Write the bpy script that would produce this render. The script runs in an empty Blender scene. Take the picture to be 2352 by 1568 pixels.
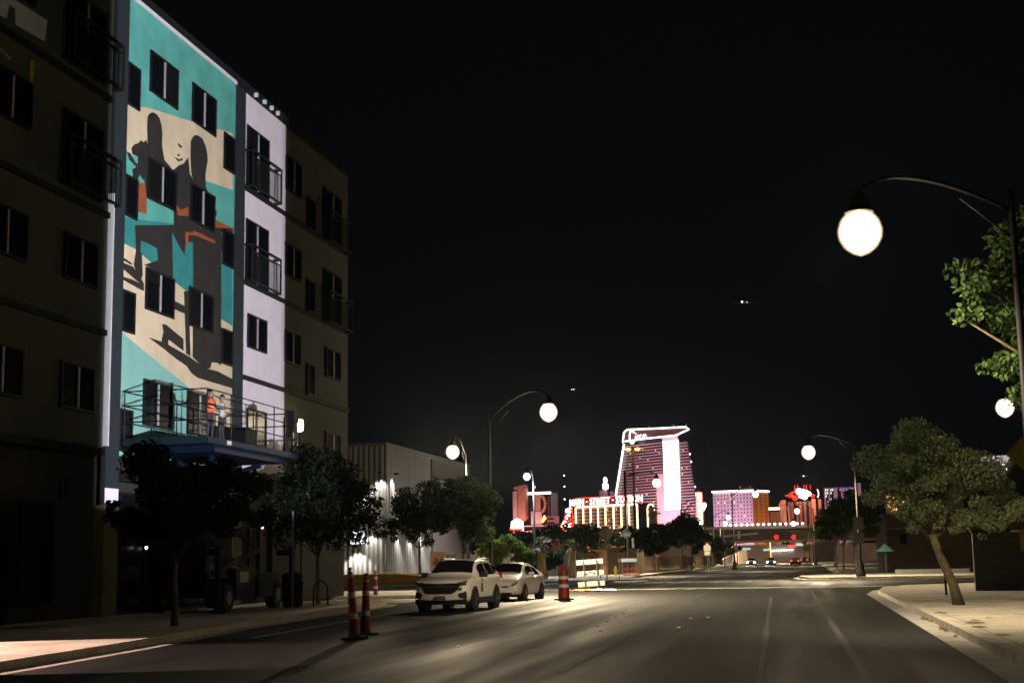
import bpy, bmesh, math, random
import numpy as np
from mathutils import Vector, Matrix
random.seed(7); RNG = np.random.default_rng(11)
SC = bpy.context.scene; COL = SC.collection
R = math.radians; PI = math.pi

# ---------------------------------------------------------------- camera
EYE = Vector((0, 0, 1.55)); F_PX = 3280.0
ey = Vector((674, -493, -F_PX)).normalized(); ez = Vector((-376, 21308, -F_PX)).normalized()
ex = ey.cross(ez).normalized()
cam = bpy.data.objects.new('camera', bpy.data.cameras.new('camera')); COL.objects.link(cam)
cam.data.lens = 36.0 * F_PX / 2352.0; cam.data.sensor_width = 36.0
cam.data.clip_start = 0.1; cam.data.clip_end = 6000
cam.matrix_world = Matrix(((ex.x, ex.y, ex.z, EYE.x), (ey.x, ey.y, ey.z, EYE.y), (ez.x, ez.y, ez.z, EYE.z), (0, 0, 0, 1)))
SC.camera = cam

# ---------------------------------------------------------------- night sky, faint moonlight, exposure
W = bpy.data.worlds.new("World"); SC.world = W; W.use_nodes = True
nt = W.node_tree; bg = nt.nodes['Background']
sky = nt.nodes.new('ShaderNodeTexSky'); sky.sky_type = 'NISHITA'; sky.sun_disc = False
sky.sun_elevation = R(-7); sky.sun_rotation = R(200); sky.altitude = 600; sky.air_density = 1.0; sky.dust_density = 2.0
glow = nt.nodes.new('ShaderNodeVectorMath'); glow.operation = 'ADD'; glow.inputs[1].default_value = (.068, .084, .102)   # the city's own glow in the night air
nt.links.new(sky.outputs['Color'], glow.inputs[0]); nt.links.new(glow.outputs[0], bg.inputs['Color']); bg.inputs['Strength'].default_value = 0.025
moon = bpy.data.lights.new('moonlight', 'SUN'); moon.energy = 0.006; moon.angle = R(20); moon.color = (1.0, 0.93, 0.8)
mo = bpy.data.objects.new('moonlight', moon); COL.objects.link(mo); mo.rotation_euler = (R(50), 0, R(35))
SC.view_settings.view_transform = 'Standard'; SC.view_settings.look = 'None'
SC.view_settings.exposure = 0.0; SC.view_settings.gamma = 1.0
SC.render.engine = 'CYCLES'
SC.cycles.use_denoising = True
SC.cycles.max_bounces = 5; SC.cycles.diffuse_bounces = 2; SC.cycles.glossy_bounces = 3; SC.cycles.transmission_bounces = 3
SC.cycles.sample_clamp_indirect = 3.0
SC.cycles.filter_width = 1.6

# ---------------------------------------------------------------- helpers
class MB:
    "collects faces for one mesh"
    def __init__(s): s.v = []; s.f = []; s.m = []
    def add(s, vs, fs, m=0):
        o = len(s.v); s.v += [tuple(v) for v in vs]; s.f += [tuple(i + o for i in f) for f in fs]; s.m += [m] * len(fs); return s
    def box(s, x0, x1, y0, y1, z0, z1, m=0):
        return s.add([(x0,y0,z0),(x1,y0,z0),(x1,y1,z0),(x0,y1,z0),(x0,y0,z1),(x1,y0,z1),(x1,y1,z1),(x0,y1,z1)],
                     [(0,3,2,1),(4,5,6,7),(0,1,5,4),(1,2,6,5),(2,3,7,6),(3,0,4,7)], m)
    def cyl(s, p0, p1, r0, r1=None, n=12, m=0, cap=True):
        r1 = r0 if r1 is None else r1; a = Vector(p0); b = Vector(p1); d = (b - a).normalized()
        u = d.orthogonal().normalized(); w = d.cross(u); vs = []
        for c, r in ((a, r0), (b, r1)):
            for i in range(n):
                t = 2*PI*i/n; vs.append(c + u*math.cos(t)*r + w*math.sin(t)*r)
        fs = [(i, (i+1)%n, n+(i+1)%n, n+i) for i in range(n)]
        if cap: fs += [tuple(range(n-1,-1,-1)), tuple(range(n, 2*n))]
        return s.add(vs, fs, m)
    def tube(s, pts, r, n=8, m=0, closed=False):
        pts = [Vector(p) for p in pts]; k = len(pts); rs = r if isinstance(r, (list, tuple)) else [r]*k
        vs = []; u = None
        for i, p in enumerate(pts):
            a = pts[i-1] if (i > 0 or closed) else p; b = pts[(i+1) % k] if (i < k-1 or closed) else p
            d = (b - a).normalized()
            if u is None: u = d.orthogonal().normalized()
            u = (u - d*u.dot(d)); u = u.normalized() if u.length > 1e-6 else d.orthogonal().normalized()
            w = d.cross(u)
            for j in range(n):
                t = 2*PI*j/n; vs.append(p + (u*math.cos(t) + w*math.sin(t))*rs[i])
        fs = []
        for i in range(k if closed else k-1):
            for j in range(n):
                a = i*n+j; b = i*n+(j+1)%n; c = ((i+1)%k)*n+(j+1)%n; d = ((i+1)%k)*n+j; fs.append((a,b,c,d))
        if not closed: fs += [tuple(range(n-1,-1,-1)), tuple(range((k-1)*n, k*n))]
        return s.add(vs, fs, m)
    def lathe(s, prof, c=(0,0,0), n=20, m=0):
        vs = []; c = Vector(c)
        for r, z in prof:
            for j in range(n):
                t = 2*PI*j/n; vs.append((c.x+r*math.cos(t), c.y+r*math.sin(t), c.z+z))
        fs = []
        for i in range(len(prof)-1):
            for j in range(n): fs.append((i*n+j, i*n+(j+1)%n, (i+1)*n+(j+1)%n, (i+1)*n+j))
        return s.add(vs, fs, m)
    def prism(s, poly, z0, z1, m=0, fn=None):
        "extrude a 2-D polygon between two levels; fn maps (a, b, level) to a point"
        fn = fn or (lambda a, b, z: (a, b, z)); n = len(poly)
        vs = [fn(a, b, z0) for a, b in poly] + [fn(a, b, z1) for a, b in poly]
        fs = [tuple(range(n-1,-1,-1)), tuple(range(n, 2*n))] + [(i, (i+1)%n, n+(i+1)%n, n+i) for i in range(n)]
        return s.add(vs, fs, m)
    def build(s, name, mats, parent=None, world=False, smooth=False, kind=None, bev=0):
        me = bpy.data.meshes.new(name); o = bpy.data.objects.new(name, me)
        off = Vector((0,0,0))
        if world and parent is not None:
            q = parent
            while q.parent is not None: q = q.parent
            off = q.location
        me.from_pydata([tuple(Vector(v) - off) for v in s.v], [], s.f)
        mats = mats if isinstance(mats, (list, tuple)) else [mats]
        for m in mats: me.materials.append(m)
        me.polygons.foreach_set('material_index', s.m)
        bm = bmesh.new(); bm.from_mesh(me); bmesh.ops.recalc_face_normals(bm, faces=bm.faces); bm.to_mesh(me); bm.free()
        if smooth: me.polygons.foreach_set('use_smooth', [True]*len(me.polygons))
        COL.objects.link(o)
        if parent is not None: o.parent = parent
        if kind: o['kind'] = kind
        if bev:
            b = o.modifiers.new('bevel', 'BEVEL'); b.width = bev; b.segments = 2; b.limit_method = 'ANGLE'
        return o

def tag(o, label, cat, group=None):
    o['label'] = label; o['category'] = cat
    if group: o['group'] = group
    return o
def thing(name, label, cat, loc=(0,0,0), rz=0, group=None):
    o = bpy.data.objects.new(name, None); COL.objects.link(o); o.location = loc; o.rotation_euler = (0,0,rz)
    o.empty_display_size = 0.2
    return tag(o, label, cat, group)
def copy_tree(o, parent=None):
    c = o.copy(); COL.objects.link(c)
    if parent is not None: c.parent = parent
    for ch in list(o.children): copy_tree(ch, c)
    return c
def text_mb(txt, size, fn, depth=0.02, bold=0.0, align='CENTER', m=0, mb=None, space=1.0):
    "lettering as mesh; fn maps (across, up, out) to a point"
    cu = bpy.data.curves.new('t', 'FONT'); cu.body = txt; cu.size = size; cu.align_x = align; cu.align_y = 'CENTER'
    cu.extrude = depth/2; cu.offset = bold; cu.resolution_u = 3; cu.space_character = space
    o = bpy.data.objects.new('t', cu); COL.objects.link(o)
    dg = bpy.context.evaluated_depsgraph_get(); me = bpy.data.meshes.new_from_object(o.evaluated_get(dg))
    mb = mb or MB(); mb.add([fn(v.co.x, v.co.y, v.co.z) for v in me.vertices], [tuple(p.vertices) for p in me.polygons], m)
    bpy.data.objects.remove(o); bpy.data.meshes.remove(me); bpy.data.curves.remove(cu)
    return mb
def lamp(kind, name, loc, power, color, parent=None, radius=0.1, target=None, spot=None, blend=0.3):
    l = bpy.data.lights.new(name, kind); l.energy = power; l.color = color
    if kind in ('POINT', 'SPOT'): l.shadow_soft_size = radius
    if kind == 'SPOT': l.spot_size = R(spot); l.spot_blend = blend
    if kind == 'AREA': l.size = radius
    o = bpy.data.objects.new(name, l); COL.objects.link(o); o.location = loc
    if target is not None: o.rotation_euler = (Vector(target) - Vector(loc)).to_track_quat('-Z', 'Y').to_euler()
    if parent is not None:
        o.parent = parent; o.location = Vector(loc) - parent.location
    return o

# ---------------------------------------------------------------- materials
def lin(c): return tuple((x/12.92 if x <= .04045 else ((x+.055)/1.055)**2.4) for x in c)
def mat(name, col, rough=0.7, var=0.15, scale=3.0, bump=0.0, bscale=30.0, metal=0.0, spec=0.5, detail=5, coat=0.0, stretch=None, dark=None):
    "painted or mineral surface: base colour broken up by two sizes of noise, optional bump"
    m = bpy.data.materials.new(name); m.use_nodes = True; t = m.node_tree; p = t.nodes['Principled BSDF']; L = t.links.new
    tc = t.nodes.new('ShaderNodeTexCoord'); mp = t.nodes.new('ShaderNodeMapping'); L(tc.outputs['Object'], mp.inputs['Vector'])
    if stretch: mp.inputs['Scale'].default_value = stretch
    n1 = t.nodes.new('ShaderNodeTexNoise'); n1.inputs['Scale'].default_value = scale; n1.inputs['Detail'].default_value = detail
    L(mp.outputs[0], n1.inputs['Vector'])
    rp = t.nodes.new('ShaderNodeValToRGB'); rp.color_ramp.elements[0].position = .3; rp.color_ramp.elements[1].position = .7
    c0 = tuple(x*(1-var) for x in col) if dark is None else dark; c1 = tuple(min(1, x*(1+var)) for x in col)
    rp.color_ramp.elements[0].color = (*c0, 1); rp.color_ramp.elements[1].color = (*c1, 1)
    L(n1.outputs['Fac'], rp.inputs['Fac']); L(rp.outputs['Color'], p.inputs['Base Color'])
    p.inputs['Roughness'].default_value = rough; p.inputs['Metallic'].default_value = metal
    p.inputs['Specular IOR Level'].default_value = spec; p.inputs['Coat Weight'].default_value = coat
    if bump:
        n2 = t.nodes.new('ShaderNodeTexNoise'); n2.inputs['Scale'].default_value = bscale; n2.inputs['Detail'].default_value = 4
        L(mp.outputs[0], n2.inputs['Vector']); b = t.nodes.new('ShaderNodeBump'); b.inputs['Strength'].default_value = bump; b.inputs['Distance'].default_value = .02
        L(n2.outputs['Fac'], b.inputs['Height']); L(b.outputs[0], p.inputs['Normal'])
        n2.inputs['Roughness'].default_value = .8; g = t.nodes.new('ShaderNodeMix'); g.data_type = 'RGBA'; g.blend_type = 'OVERLAY'; g.inputs['Factor'].default_value = .8   # grit in the colour too
        L(rp.outputs['Color'], g.inputs['A']); L(n2.outputs['Fac'], g.inputs['B']); L(g.outputs['Result'], p.inputs['Base Color'])
    return m
def emit(name, col, strength):
    m = bpy.data.materials.new(name); m.use_nodes = True; t = m.node_tree; t.nodes.clear()
    o = t.nodes.new('ShaderNodeOutputMaterial'); e = t.nodes.new('ShaderNodeEmission')
    e.inputs['Color'].default_value = (*col, 1); e.inputs['Strength'].default_value = strength
    t.links.new(e.outputs[0], o.inputs['Surface']); return m
def leafmat(name, a, b, trans=0.35):
    m = bpy.data.materials.new(name); m.use_nodes = True; t = m.node_tree; L = t.links.new; p = t.nodes['Principled BSDF']; out = t.nodes['Material Output']
    g = t.nodes.new('ShaderNodeNewGeometry'); rp = t.nodes.new('ShaderNodeValToRGB')
    rp.color_ramp.elements[0].color = (*a, 1); rp.color_ramp.elements[1].color = (*b, 1)
    L(g.outputs['Random Per Island'], rp.inputs['Fac']); L(rp.outputs['Color'], p.inputs['Base Color'])
    p.inputs['Roughness'].default_value = .62; p.inputs['Specular IOR Level'].default_value = .18
    tr = t.nodes.new('ShaderNodeBsdfTranslucent'); L(rp.outputs['Color'], tr.inputs['Color'])
    mx = t.nodes.new('ShaderNodeMixShader'); mx.inputs['Fac'].default_value = trans
    L(p.outputs[0], mx.inputs[1]); L(tr.outputs[0], mx.inputs[2]); L(mx.outputs[0], out.inputs['Surface']); return m
def asphalt():
    m = bpy.data.materials.new('asphalt'); m.use_nodes = True; t = m.node_tree; L = t.links.new; p = t.nodes['Principled BSDF']
    tc = t.nodes.new('ShaderNodeTexCoord')
    def noise(sc, det, stretch=None):
        n = t.nodes.new('ShaderNodeTexNoise'); n.inputs['Scale'].default_value = sc; n.inputs['Detail'].default_value = det
        if stretch:
            mp = t.nodes.new('ShaderNodeMapping'); mp.inputs['Scale'].default_value = stretch; L(tc.outputs['Object'], mp.inputs['Vector']); L(mp.outputs[0], n.inputs['Vector'])
        else: L(tc.outputs['Object'], n.inputs['Vector'])
        return n
    big = noise(.25, 4, (1, .22, 1)); fine = noise(9, 6); grit = noise(34, 6); wear = noise(.9, 3, (1, .05, 1))
    mul = t.nodes.new('ShaderNodeMath'); mul.operation = 'MULTIPLY'; L(big.outputs['Fac'], mul.inputs[0]); L(fine.outputs['Fac'], mul.inputs[1])
    rp = t.nodes.new('ShaderNodeValToRGB'); rp.color_ramp.elements[0].position = .12; rp.color_ramp.elements[1].position = .42
    rp.color_ramp.elements[0].color = (.0048,.005,.0045,1); rp.color_ramp.elements[1].color = (.0135,.0135,.0115,1)
    L(mul.outputs[0], rp.inputs['Fac'])
    gp = t.nodes.new('ShaderNodeMix'); gp.data_type = 'RGBA'; gp.blend_type = 'OVERLAY'; gp.inputs['Factor'].default_value = 1.0
    L(rp.outputs['Color'], gp.inputs['A']); L(grit.outputs['Fac'], gp.inputs['B']); L(gp.outputs['Result'], p.inputs['Base Color'])
    rr = t.nodes.new('ShaderNodeMapRange'); rr.inputs['From Min'].default_value = .3; rr.inputs['From Max'].default_value = .7
    rr.inputs['To Min'].default_value = .47; rr.inputs['To Max'].default_value = .80; L(wear.outputs['Fac'], rr.inputs['Value']); L(rr.outputs[0], p.inputs['Roughness'])
    b = t.nodes.new('ShaderNodeBump'); b.inputs['Strength'].default_value = .5; b.inputs['Distance'].default_value = .01
    L(grit.outputs['Fac'], b.inputs['Height']); L(b.outputs[0], p.inputs['Normal']); p.inputs['Specular IOR Level'].default_value = .12; return m
def concrete(name, col, joint=1.6):
    m = bpy.data.materials.new(name); m.use_nodes = True; t = m.node_tree; L = t.links.new; p = t.nodes['Principled BSDF']
    tc = t.nodes.new('ShaderNodeTexCoord'); n1 = t.nodes.new('ShaderNodeTexNoise'); n1.inputs['Scale'].default_value = .8; n1.inputs['Detail'].default_value = 8
    n2 = t.nodes.new('ShaderNodeTexNoise'); n2.inputs['Scale'].default_value = 25; n2.inputs['Detail'].default_value = 5
    L(tc.outputs['Object'], n1.inputs['Vector']); L(tc.outputs['Object'], n2.inputs['Vector'])
    rp = t.nodes.new('ShaderNodeValToRGB'); rp.color_ramp.elements[0].position = .3; rp.color_ramp.elements[1].position = .7
    rp.color_ramp.elements[0].color = (*[c*.6 for c in col], 1); rp.color_ramp.elements[1].color = (*col, 1); L(n1.outputs['Fac'], rp.inputs['Fac'])
    mx = t.nodes.new('ShaderNodeMix'); mx.data_type = 'RGBA'; mx.blend_type = 'OVERLAY'; mx.inputs['Factor'].default_value = .9
    L(rp.outputs['Color'], mx.inputs['A']); L(n2.outputs['Fac'], mx.inputs['B'])
    br = t.nodes.new('ShaderNodeTexBrick'); br.inputs['Scale'].default_value = 1.0; br.inputs['Mortar Size'].default_value = .012
    br.inputs['Brick Width'].default_value = joint; br.inputs['Row Height'].default_value = joint; br.offset = 0
    br.inputs['Color1'].default_value = (1,1,1,1); br.inputs['Color2'].default_value = (.86,.86,.86,1); br.inputs['Mortar'].default_value = (.25,.25,.25,1)
    L(tc.outputs['Object'], br.inputs['Vector'])
    m2 = t.nodes.new('ShaderNodeMix'); m2.data_type = 'RGBA'; m2.blend_type = 'MULTIPLY'; m2.inputs['Factor'].default_value = 1
    L(mx.outputs['Result'], m2.inputs['A']); L(br.outputs['Color'], m2.inputs['B']); L(m2.outputs['Result'], p.inputs['Base Color'])
    p.inputs['Roughness'].default_value = .8; return m
def brick(name, c1, c2, mort, w=.4, h=.2):
    m = bpy.data.materials.new(name); m.use_nodes = True; t = m.node_tree; L = t.links.new; p = t.nodes['Principled BSDF']
    tc = t.nodes.new('ShaderNodeTexCoord'); mp = t.nodes.new('ShaderNodeMapping'); mp.inputs['Rotation'].default_value = (R(90), 0, 0); L(tc.outputs['Object'], mp.inputs['Vector'])
    br = t.nodes.new('ShaderNodeTexBrick'); br.inputs['Scale'].default_value = 1; br.inputs['Brick Width'].default_value = w; br.inputs['Row Height'].default_value = h
    br.inputs['Mortar Size'].default_value = .012; br.inputs['Color1'].default_value = (*c1,1); br.inputs['Color2'].default_value = (*c2,1); br.inputs['Mortar'].default_value = (*mort,1)
    L(mp.outputs[0], br.inputs['Vector']); L(br.outputs['Color'], p.inputs['Base Color']); p.inputs['Roughness'].default_value = .85; return m

M = dict(
 asphalt=asphalt(), walk=concrete('concrete', (.52,.47,.38)), kerb=mat('kerb_concrete', (.42,.38,.31), .85, .25, 2, .3, 20), gutter=mat('gutter_concrete', (.32,.30,.26), .8, .25, 1.5, .2, 25),
 dirt=mat('dirt', (.10,.085,.06), .95, .35, .6, .4, 8), redkerb=mat('red_kerb_paint', (.45,.08,.05), .7, .3, 3),
 white_mark=mat('road_paint', (.80,.78,.72), .6, .15, 2.5, detail=8), tar=mat('crack_sealant', (.017,.0165,.0145), .75, .3, 2),
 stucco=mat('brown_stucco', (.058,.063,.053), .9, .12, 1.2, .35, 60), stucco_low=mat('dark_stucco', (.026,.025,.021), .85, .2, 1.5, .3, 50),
 pilaster=mat('slate_paint', (.013,.022,.028), .8, .1, 1.2, .25, 60), pil_low=mat('lamplit_yellow', (.17,.15,.06), .85, .25, 1.0, .2, 50),  # pil_low holds the street lamp's yellow light as colour
 white_wall=mat('white_stucco', (.84,.79,.88), .85, .06, 1.2, .3, 70), trim_white=mat('white_trim', (.8,.8,.82), .6, .05),
 band=mat('band_metal', (.016,.018,.020), .7, .2, spec=.1), blind=mat('grey_blind', (.010,.010,.010), .9, .3, 2, stretch=(1,1,14), spec=.02), frame=mat('window_frame', (.012,.013,.015), .6, .2, spec=.12), mullion=mat('mullion_metal', (.42,.42,.46), .5, .05),
 glass=mat('night_glass', (.005,.006,.008), .22, .1, spec=.03), rail=mat('black_rail', (.014,.016,.018), .6, .2, spec=.15),
 teal=mat('mural_teal', (.105,.43,.375), .85, .18, .9, .3, 70), teal2=mat('mural_deep_teal', (.028,.25,.245), .85, .14, 1.5, .3, 70),
 teal3=mat('mural_pale_teal', (.23,.50,.45), .85, .08, 1.2, .3, 70), cream=mat('mural_cream', (.70,.59,.41), .85, .12, 1.0, .3, 70),
 dark=mat('mural_charcoal', (.020,.019,.0165), .85, .25, 1.8, .3, 70), orange=mat('mural_orange', (.34,.085,.03), .85, .2, 2, .3, 70),
 pale_patch=mat('grey_spill_patch', (.50,.58,.62), .85, .1, 2), ochre=mat('ochre_spill', (.35,.22,.03), .85, .3, 3),
 black_metal=mat('black_painted_metal', (.008,.008,.008), .6, .2, 6, spec=.12), steel=mat('galvanised_steel', (.32,.32,.31), .5, .2, 4, metal=.6), grey_metal=mat('grey_metal', (.16,.16,.155), .55, .2, 4),
 blue=mat('blue_machine_paint', (.003,.010,.026), .5, .2, 3, spec=.15), bluegrey=mat('blue_grey_deck', (.008,.020,.027), .7, .3, 4, spec=.1), rubber=mat('tyre_rubber', (.012,.012,.012), .8, .2, 8, .2, 40), decal=mat('pale_decal', (.55,.52,.42), .6, .1),
 car_white=mat('white_car_paint', (.82,.79,.74), .28, .05, 1.5, coat=.8), car_black=mat('black_car_plastic', (.012,.012,.013), .5, .2, 6), car_glass=mat('car_glass', (.006,.006,.007), .04, .1, spec=.7),
 chrome=mat('chrome', (.6,.6,.6), .15, .05, metal=1), rim=mat('alloy_rim', (.30,.29,.27), .3, .2, 5, metal=.9), lens=mat('headlight_lens', (.10,.10,.10), .08, .2, 8, spec=.8), redlens=mat('red_lens', (.35,.01,.01), .2, .2), plate=mat('grey_plate', (.10,.12,.12), .5, .3, 12),
 cone_red=mat('red_orange_plastic', (.30,.020,.010), .5, .15, 6), cone_white=mat('reflective_white', (.72,.70,.68), .45, .1, 20), board=mat('white_board', (.78,.76,.70), .5, .05, 3), bag_orange=mat('orange_bag', (.75,.22,.08), .8, .25, 5, .4, 12), bag_white=mat('white_bag', (.72,.68,.58), .8, .25, 5, .4, 12),
 sign_back=mat('bare_sign_back', (.22,.19,.13), .5, .2, 5), sign_grey=mat('grey_sign_back', (.35,.33,.33), .5, .15, 5), sign_yellow=mat('yellow_sign', (.66,.52,.03), .5, .15, 4), sign_white=mat('white_sign', (.62,.58,.48), .5, .1, 4), tape=mat('yellow_tape', (.60,.42,.05), .5, .2),
 hydrant=mat('yellow_hydrant', (.45,.33,.02), .5, .2, 6), bark=mat('bark', (.10,.08,.045), .9, .35, 6, .6, 25), bark_pale=mat('pale_bark', (.24,.22,.18), .9, .3, 6, .5, 25), bark_shag=mat('palm_bark', (.40,.28,.15), .95, .5, 3, .8, 18, stretch=(4,4,.5)),
 corr=mat('corrugated_metal', (.27,.265,.25), .45, .15, 1.0, metal=.3, stretch=(3,3,.2)), corr_dark=mat('dark_corrugated', (.10,.095,.085), .6, .2, 1.5), fascia=mat('brown_fascia', (.07,.05,.04), .8, .2), planter=mat('planter_brick', (.30,.16,.05), .85, .25, 4),
 brickwall=brick('brown_brick', (.07,.045,.03), (.10,.06,.038), (.05,.04,.03)), block=brick('grey_block', (.055,.058,.05), (.07,.072,.062), (.04,.04,.035)), fence=mat('brown_fence', (.09,.06,.035), .85, .3, 3, stretch=(5,5,.3)), pillar=mat('tan_pillar', (.48,.25,.11), .85, .2, 4),
 skin=mat('skin', (.30,.18,.12), .6, .1, 8), hair=mat('dark_hair', (.015,.012,.01), .7, .2, 30), shirt=mat('pale_shirt', (.42,.46,.40), .85, .2, 10), trousers=mat('dark_trousers', (.03,.03,.035), .85, .2, 10), vest=mat('orange_vest', (.85,.10,.015), .7, .15, 8), cloth_dark=mat('dark_sweatshirt', (.03,.03,.03), .85, .2, 10),
 pink=mat('pale_facade', (.74,.56,.60), .8, .08, .2), pinkslab=mat('floor_edge', (.62,.42,.44), .8, .1, .3), hotel_dark=mat('hotel_glass', (.012,.010,.014), .3, .3, .1), crown=mat('maroon_panel', (.10,.022,.018), .7, .15, .3),
 tanw=mat('tan_facade', (.55,.26,.12), .8, .1, .2), brownw=mat('brown_facade', (.22,.12,.09), .8, .15, .2), salmon=mat('salmon_facade', (.70,.34,.24), .8, .08, .2), overpass=mat('bridge_concrete', (.085,.07,.05), .9, .3, .3, .2, 5), barrier=mat('bridge_barrier', (.55,.44,.38), .8, .15, .3),
)
def globe_glass(name, col, rim, strength):
    "frosted lamp glass: emission fades to a warm rim, imitating the soft glare round the lamp"
    m = bpy.data.materials.new(name); m.use_nodes = True; t = m.node_tree; t.nodes.clear(); L = t.links.new
    o = t.nodes.new('ShaderNodeOutputMaterial'); e = t.nodes.new('ShaderNodeEmission'); w = t.nodes.new('ShaderNodeLayerWeight'); w.inputs['Blend'].default_value = .5
    i = t.nodes.new('ShaderNodeMath'); i.operation = 'SUBTRACT'; i.inputs[0].default_value = 1.0; L(w.outputs['Facing'], i.inputs[1])
    q = t.nodes.new('ShaderNodeMath'); q.operation = 'POWER'; q.inputs[1].default_value = 3.0; L(i.outputs[0], q.inputs[0])  # falloff puts the lamp's soft glare into the glass
    a = t.nodes.new('ShaderNodeMath'); a.operation = 'MULTIPLY_ADD'; a.inputs[1].default_value = strength; a.inputs[2].default_value = .0; L(q.outputs[0], a.inputs[0])
    c = t.nodes.new('ShaderNodeMix'); c.data_type = 'RGBA'; c.inputs['A'].default_value = (*col,1); c.inputs['B'].default_value = (*rim,1)
    L(w.outputs['Facing'], c.inputs['Factor']); L(c.outputs['Result'], e.inputs['Color']); L(a.outputs[0], e.inputs['Strength'])
    tr = t.nodes.new('ShaderNodeBsdfTransparent'); ad = t.nodes.new('ShaderNodeAddShader'); L(e.outputs[0], ad.inputs[0]); L(tr.outputs[0], ad.inputs[1]); L(ad.outputs[0], o.inputs['Surface']); return m
E_ = dict(
 lampw=globe_glass('lamp_glass_warm', (1.0,.90,.72), (1.0,.62,.30), 7), lampc=globe_glass('lamp_glass_cool', (.92,.96,1.0), (.8,.9,1.0), 7), pinlight=emit('small_white_light', (.92,.96,1.0), 8), wlamp=emit('wall_lamp_glass', (1.0,.92,.60), 7), screen=emit('led_screen', (1.0,.86,1.0), 5), neon=emit('white_neon', (1.0,.93,.90), 4), neonw=emit('warm_neon', (1.0,.80,.55), 3.2),
 red=emit('red_neon', (1.0,.04,.02), 3), redl=emit('signal_red', (1.0,.006,.010), 5), tail=emit('tail_lamp', (1.0,.05,.03), 4), head=emit('head_lamp', (1.0,.93,.80), 40), pinkn=emit('pink_neon', (1.0,.35,.30), 2.5),
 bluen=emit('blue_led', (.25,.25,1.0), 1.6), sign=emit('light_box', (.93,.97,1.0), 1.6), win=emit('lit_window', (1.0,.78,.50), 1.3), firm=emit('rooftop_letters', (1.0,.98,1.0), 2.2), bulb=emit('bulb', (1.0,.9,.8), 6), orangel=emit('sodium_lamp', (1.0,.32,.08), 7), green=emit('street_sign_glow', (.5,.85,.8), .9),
)

# ================================================================ SETTING: ground, roads, pavements
g = MB(); g.add([(-2500,-200,-.05),(2500,-200,-.05),(2500,5200,-.05),(-2500,5200,-.05)], [(0,1,2,3)]); g.build('ground', M['dirt'], kind='structure')
r = MB(); r.add([(-60,-20,0),(14,-20,0),(14,360,0),(-60,360,0)], [(0,1,2,3)]); r.build('road', M['asphalt'], kind='structure')
r = MB(); r.add([(14,73,0),(90,73,0),(90,101,0),(14,101,0)], [(0,1,2,3)]); r.build('cross_road', M['asphalt'], kind='structure')
def block(name, poly, edge, mk='walk'):
    MB().prism(poly, -.04, .14).build(name, M[mk], kind='structure')
    "kerb along the street edge"
    k = MB()
    pts = [Vector((a, b, 0)) for a, b in edge]; n = len(pts); inn = []
    for i in range(n):
        d = (pts[min(i+1,n-1)] - pts[max(i-1,0)]).normalized(); inn.append(Vector((-d.y, d.x, 0)))
    cen = Vector((sum(p[0] for p in poly)/len(poly), sum(p[1] for p in poly)/len(poly), 0))
    sgn = 1 if inn[n//2].dot(cen - pts[n//2]) > 0 else -1
    o = []; w = []; gu = []
    for p, q in zip(pts, inn):
        o.append(p - q*sgn*.006); w.append(p + q*sgn*.16); gu.append(p - q*sgn*.46)
    for i in range(n-1):
        a, b, c, d = o[i], o[i+1], w[i+1], w[i]
        z0, z1 = -.02, .147; k.add([(a.x,a.y,z0),(b.x,b.y,z0),(b.x,b.y,z1),(a.x,a.y,z1),(c.x,c.y,z1),(d.x,d.y,z1)], [(0,1,2,3),(3,2,4,5)])
    k.build(name.replace('pavement','kerb'), M['kerb'], kind='structure')
    gm = MB()
    for i in range(n-1):
        gm.add([(o[i].x,o[i].y,.004),(o[i+1].x,o[i+1].y,.004),(gu[i+1].x,gu[i+1].y,.004),(gu[i].x,gu[i].y,.004)], [(0,1,2,3)])
    gm.build(name.replace('pavement','gutter'), M['gutter'], kind='structure')
e = [(-11.4,-5),(-11.8,10),(-12.43,20.8),(-13.0,26.3),(-14.2,35.2),(-15.0,46),(-15.3,51),(-15.8,53.5),(-17,54.8),(-19,55.3),(-21,55.4)]
block('pavement', e + [(-45,55.4),(-45,-5)], e)
e = [(-40,61.8),(-19,62),(-17.0,62.4),(-15.9,63.6),(-15.4,66),(-15.4,68.5),(-16.3,71),(-18.5,73),(-23,73.6),(-70,73.6)]
block('pavement', e + [(-70,61.8)], e)
e = [(-70,100),(-17,100),(-13.2,101),(-11.7,103.5),(-11.5,107),(-12.4,111),(-14,115),(-14.5,125),(-14.5,180),(-13.9,345)]
block('pavement', e + [(-70,345)], e)
e = [(2.6,-5),(2.82,20.7),(2.8,60),(3.3,66),(4.6,70.5),(7.5,73.2),(12,74),(60,74.2)]
block('pavement', e + [(60,-5)], e)
e = [(60,99),(6,99.3),(1.5,99.6),(.2,101.2),(-.5,105),(-.4,111),(1.0,117),(2.8,124),(3.0,200),(2.6,345)]
block('pavement', e + [(60,345)], e)
MB().add([(-33,55.6,.006),(-15.6,55.6,.006),(-15.9,61.6,.006),(-33,61.6,.006)], [(0,1,2,3)]).build('driveway', M['gutter'], kind='structure')
def strip(mb, x0, y0, x1, y1, w, z=.008):
    d = Vector((x1-x0, y1-y0, 0)).normalized(); q = Vector((-d.y, d.x, 0))*w/2
    mb.add([(x0-q.x,y0-q.y,z),(x1-q.x,y1-q.y,z),(x1+q.x,y1+q.y,z),(x0+q.x,y0+q.y,z)], [(0,1,2,3)])
k = MB(); strip(k,-15.2,75.6,4.2,74.9,.6); strip(k,-13.0,98.2,-1.0,97.6,.35); strip(k,-13.0,94.6,-1.0,94.0,.3); strip(k,-15.0,79.0,4.5,78.3,.25)
strip(k,-12.9,44.5,-9.4,62,.09); strip(k,-11.9,30,-12.9,44.5,.08)
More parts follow.
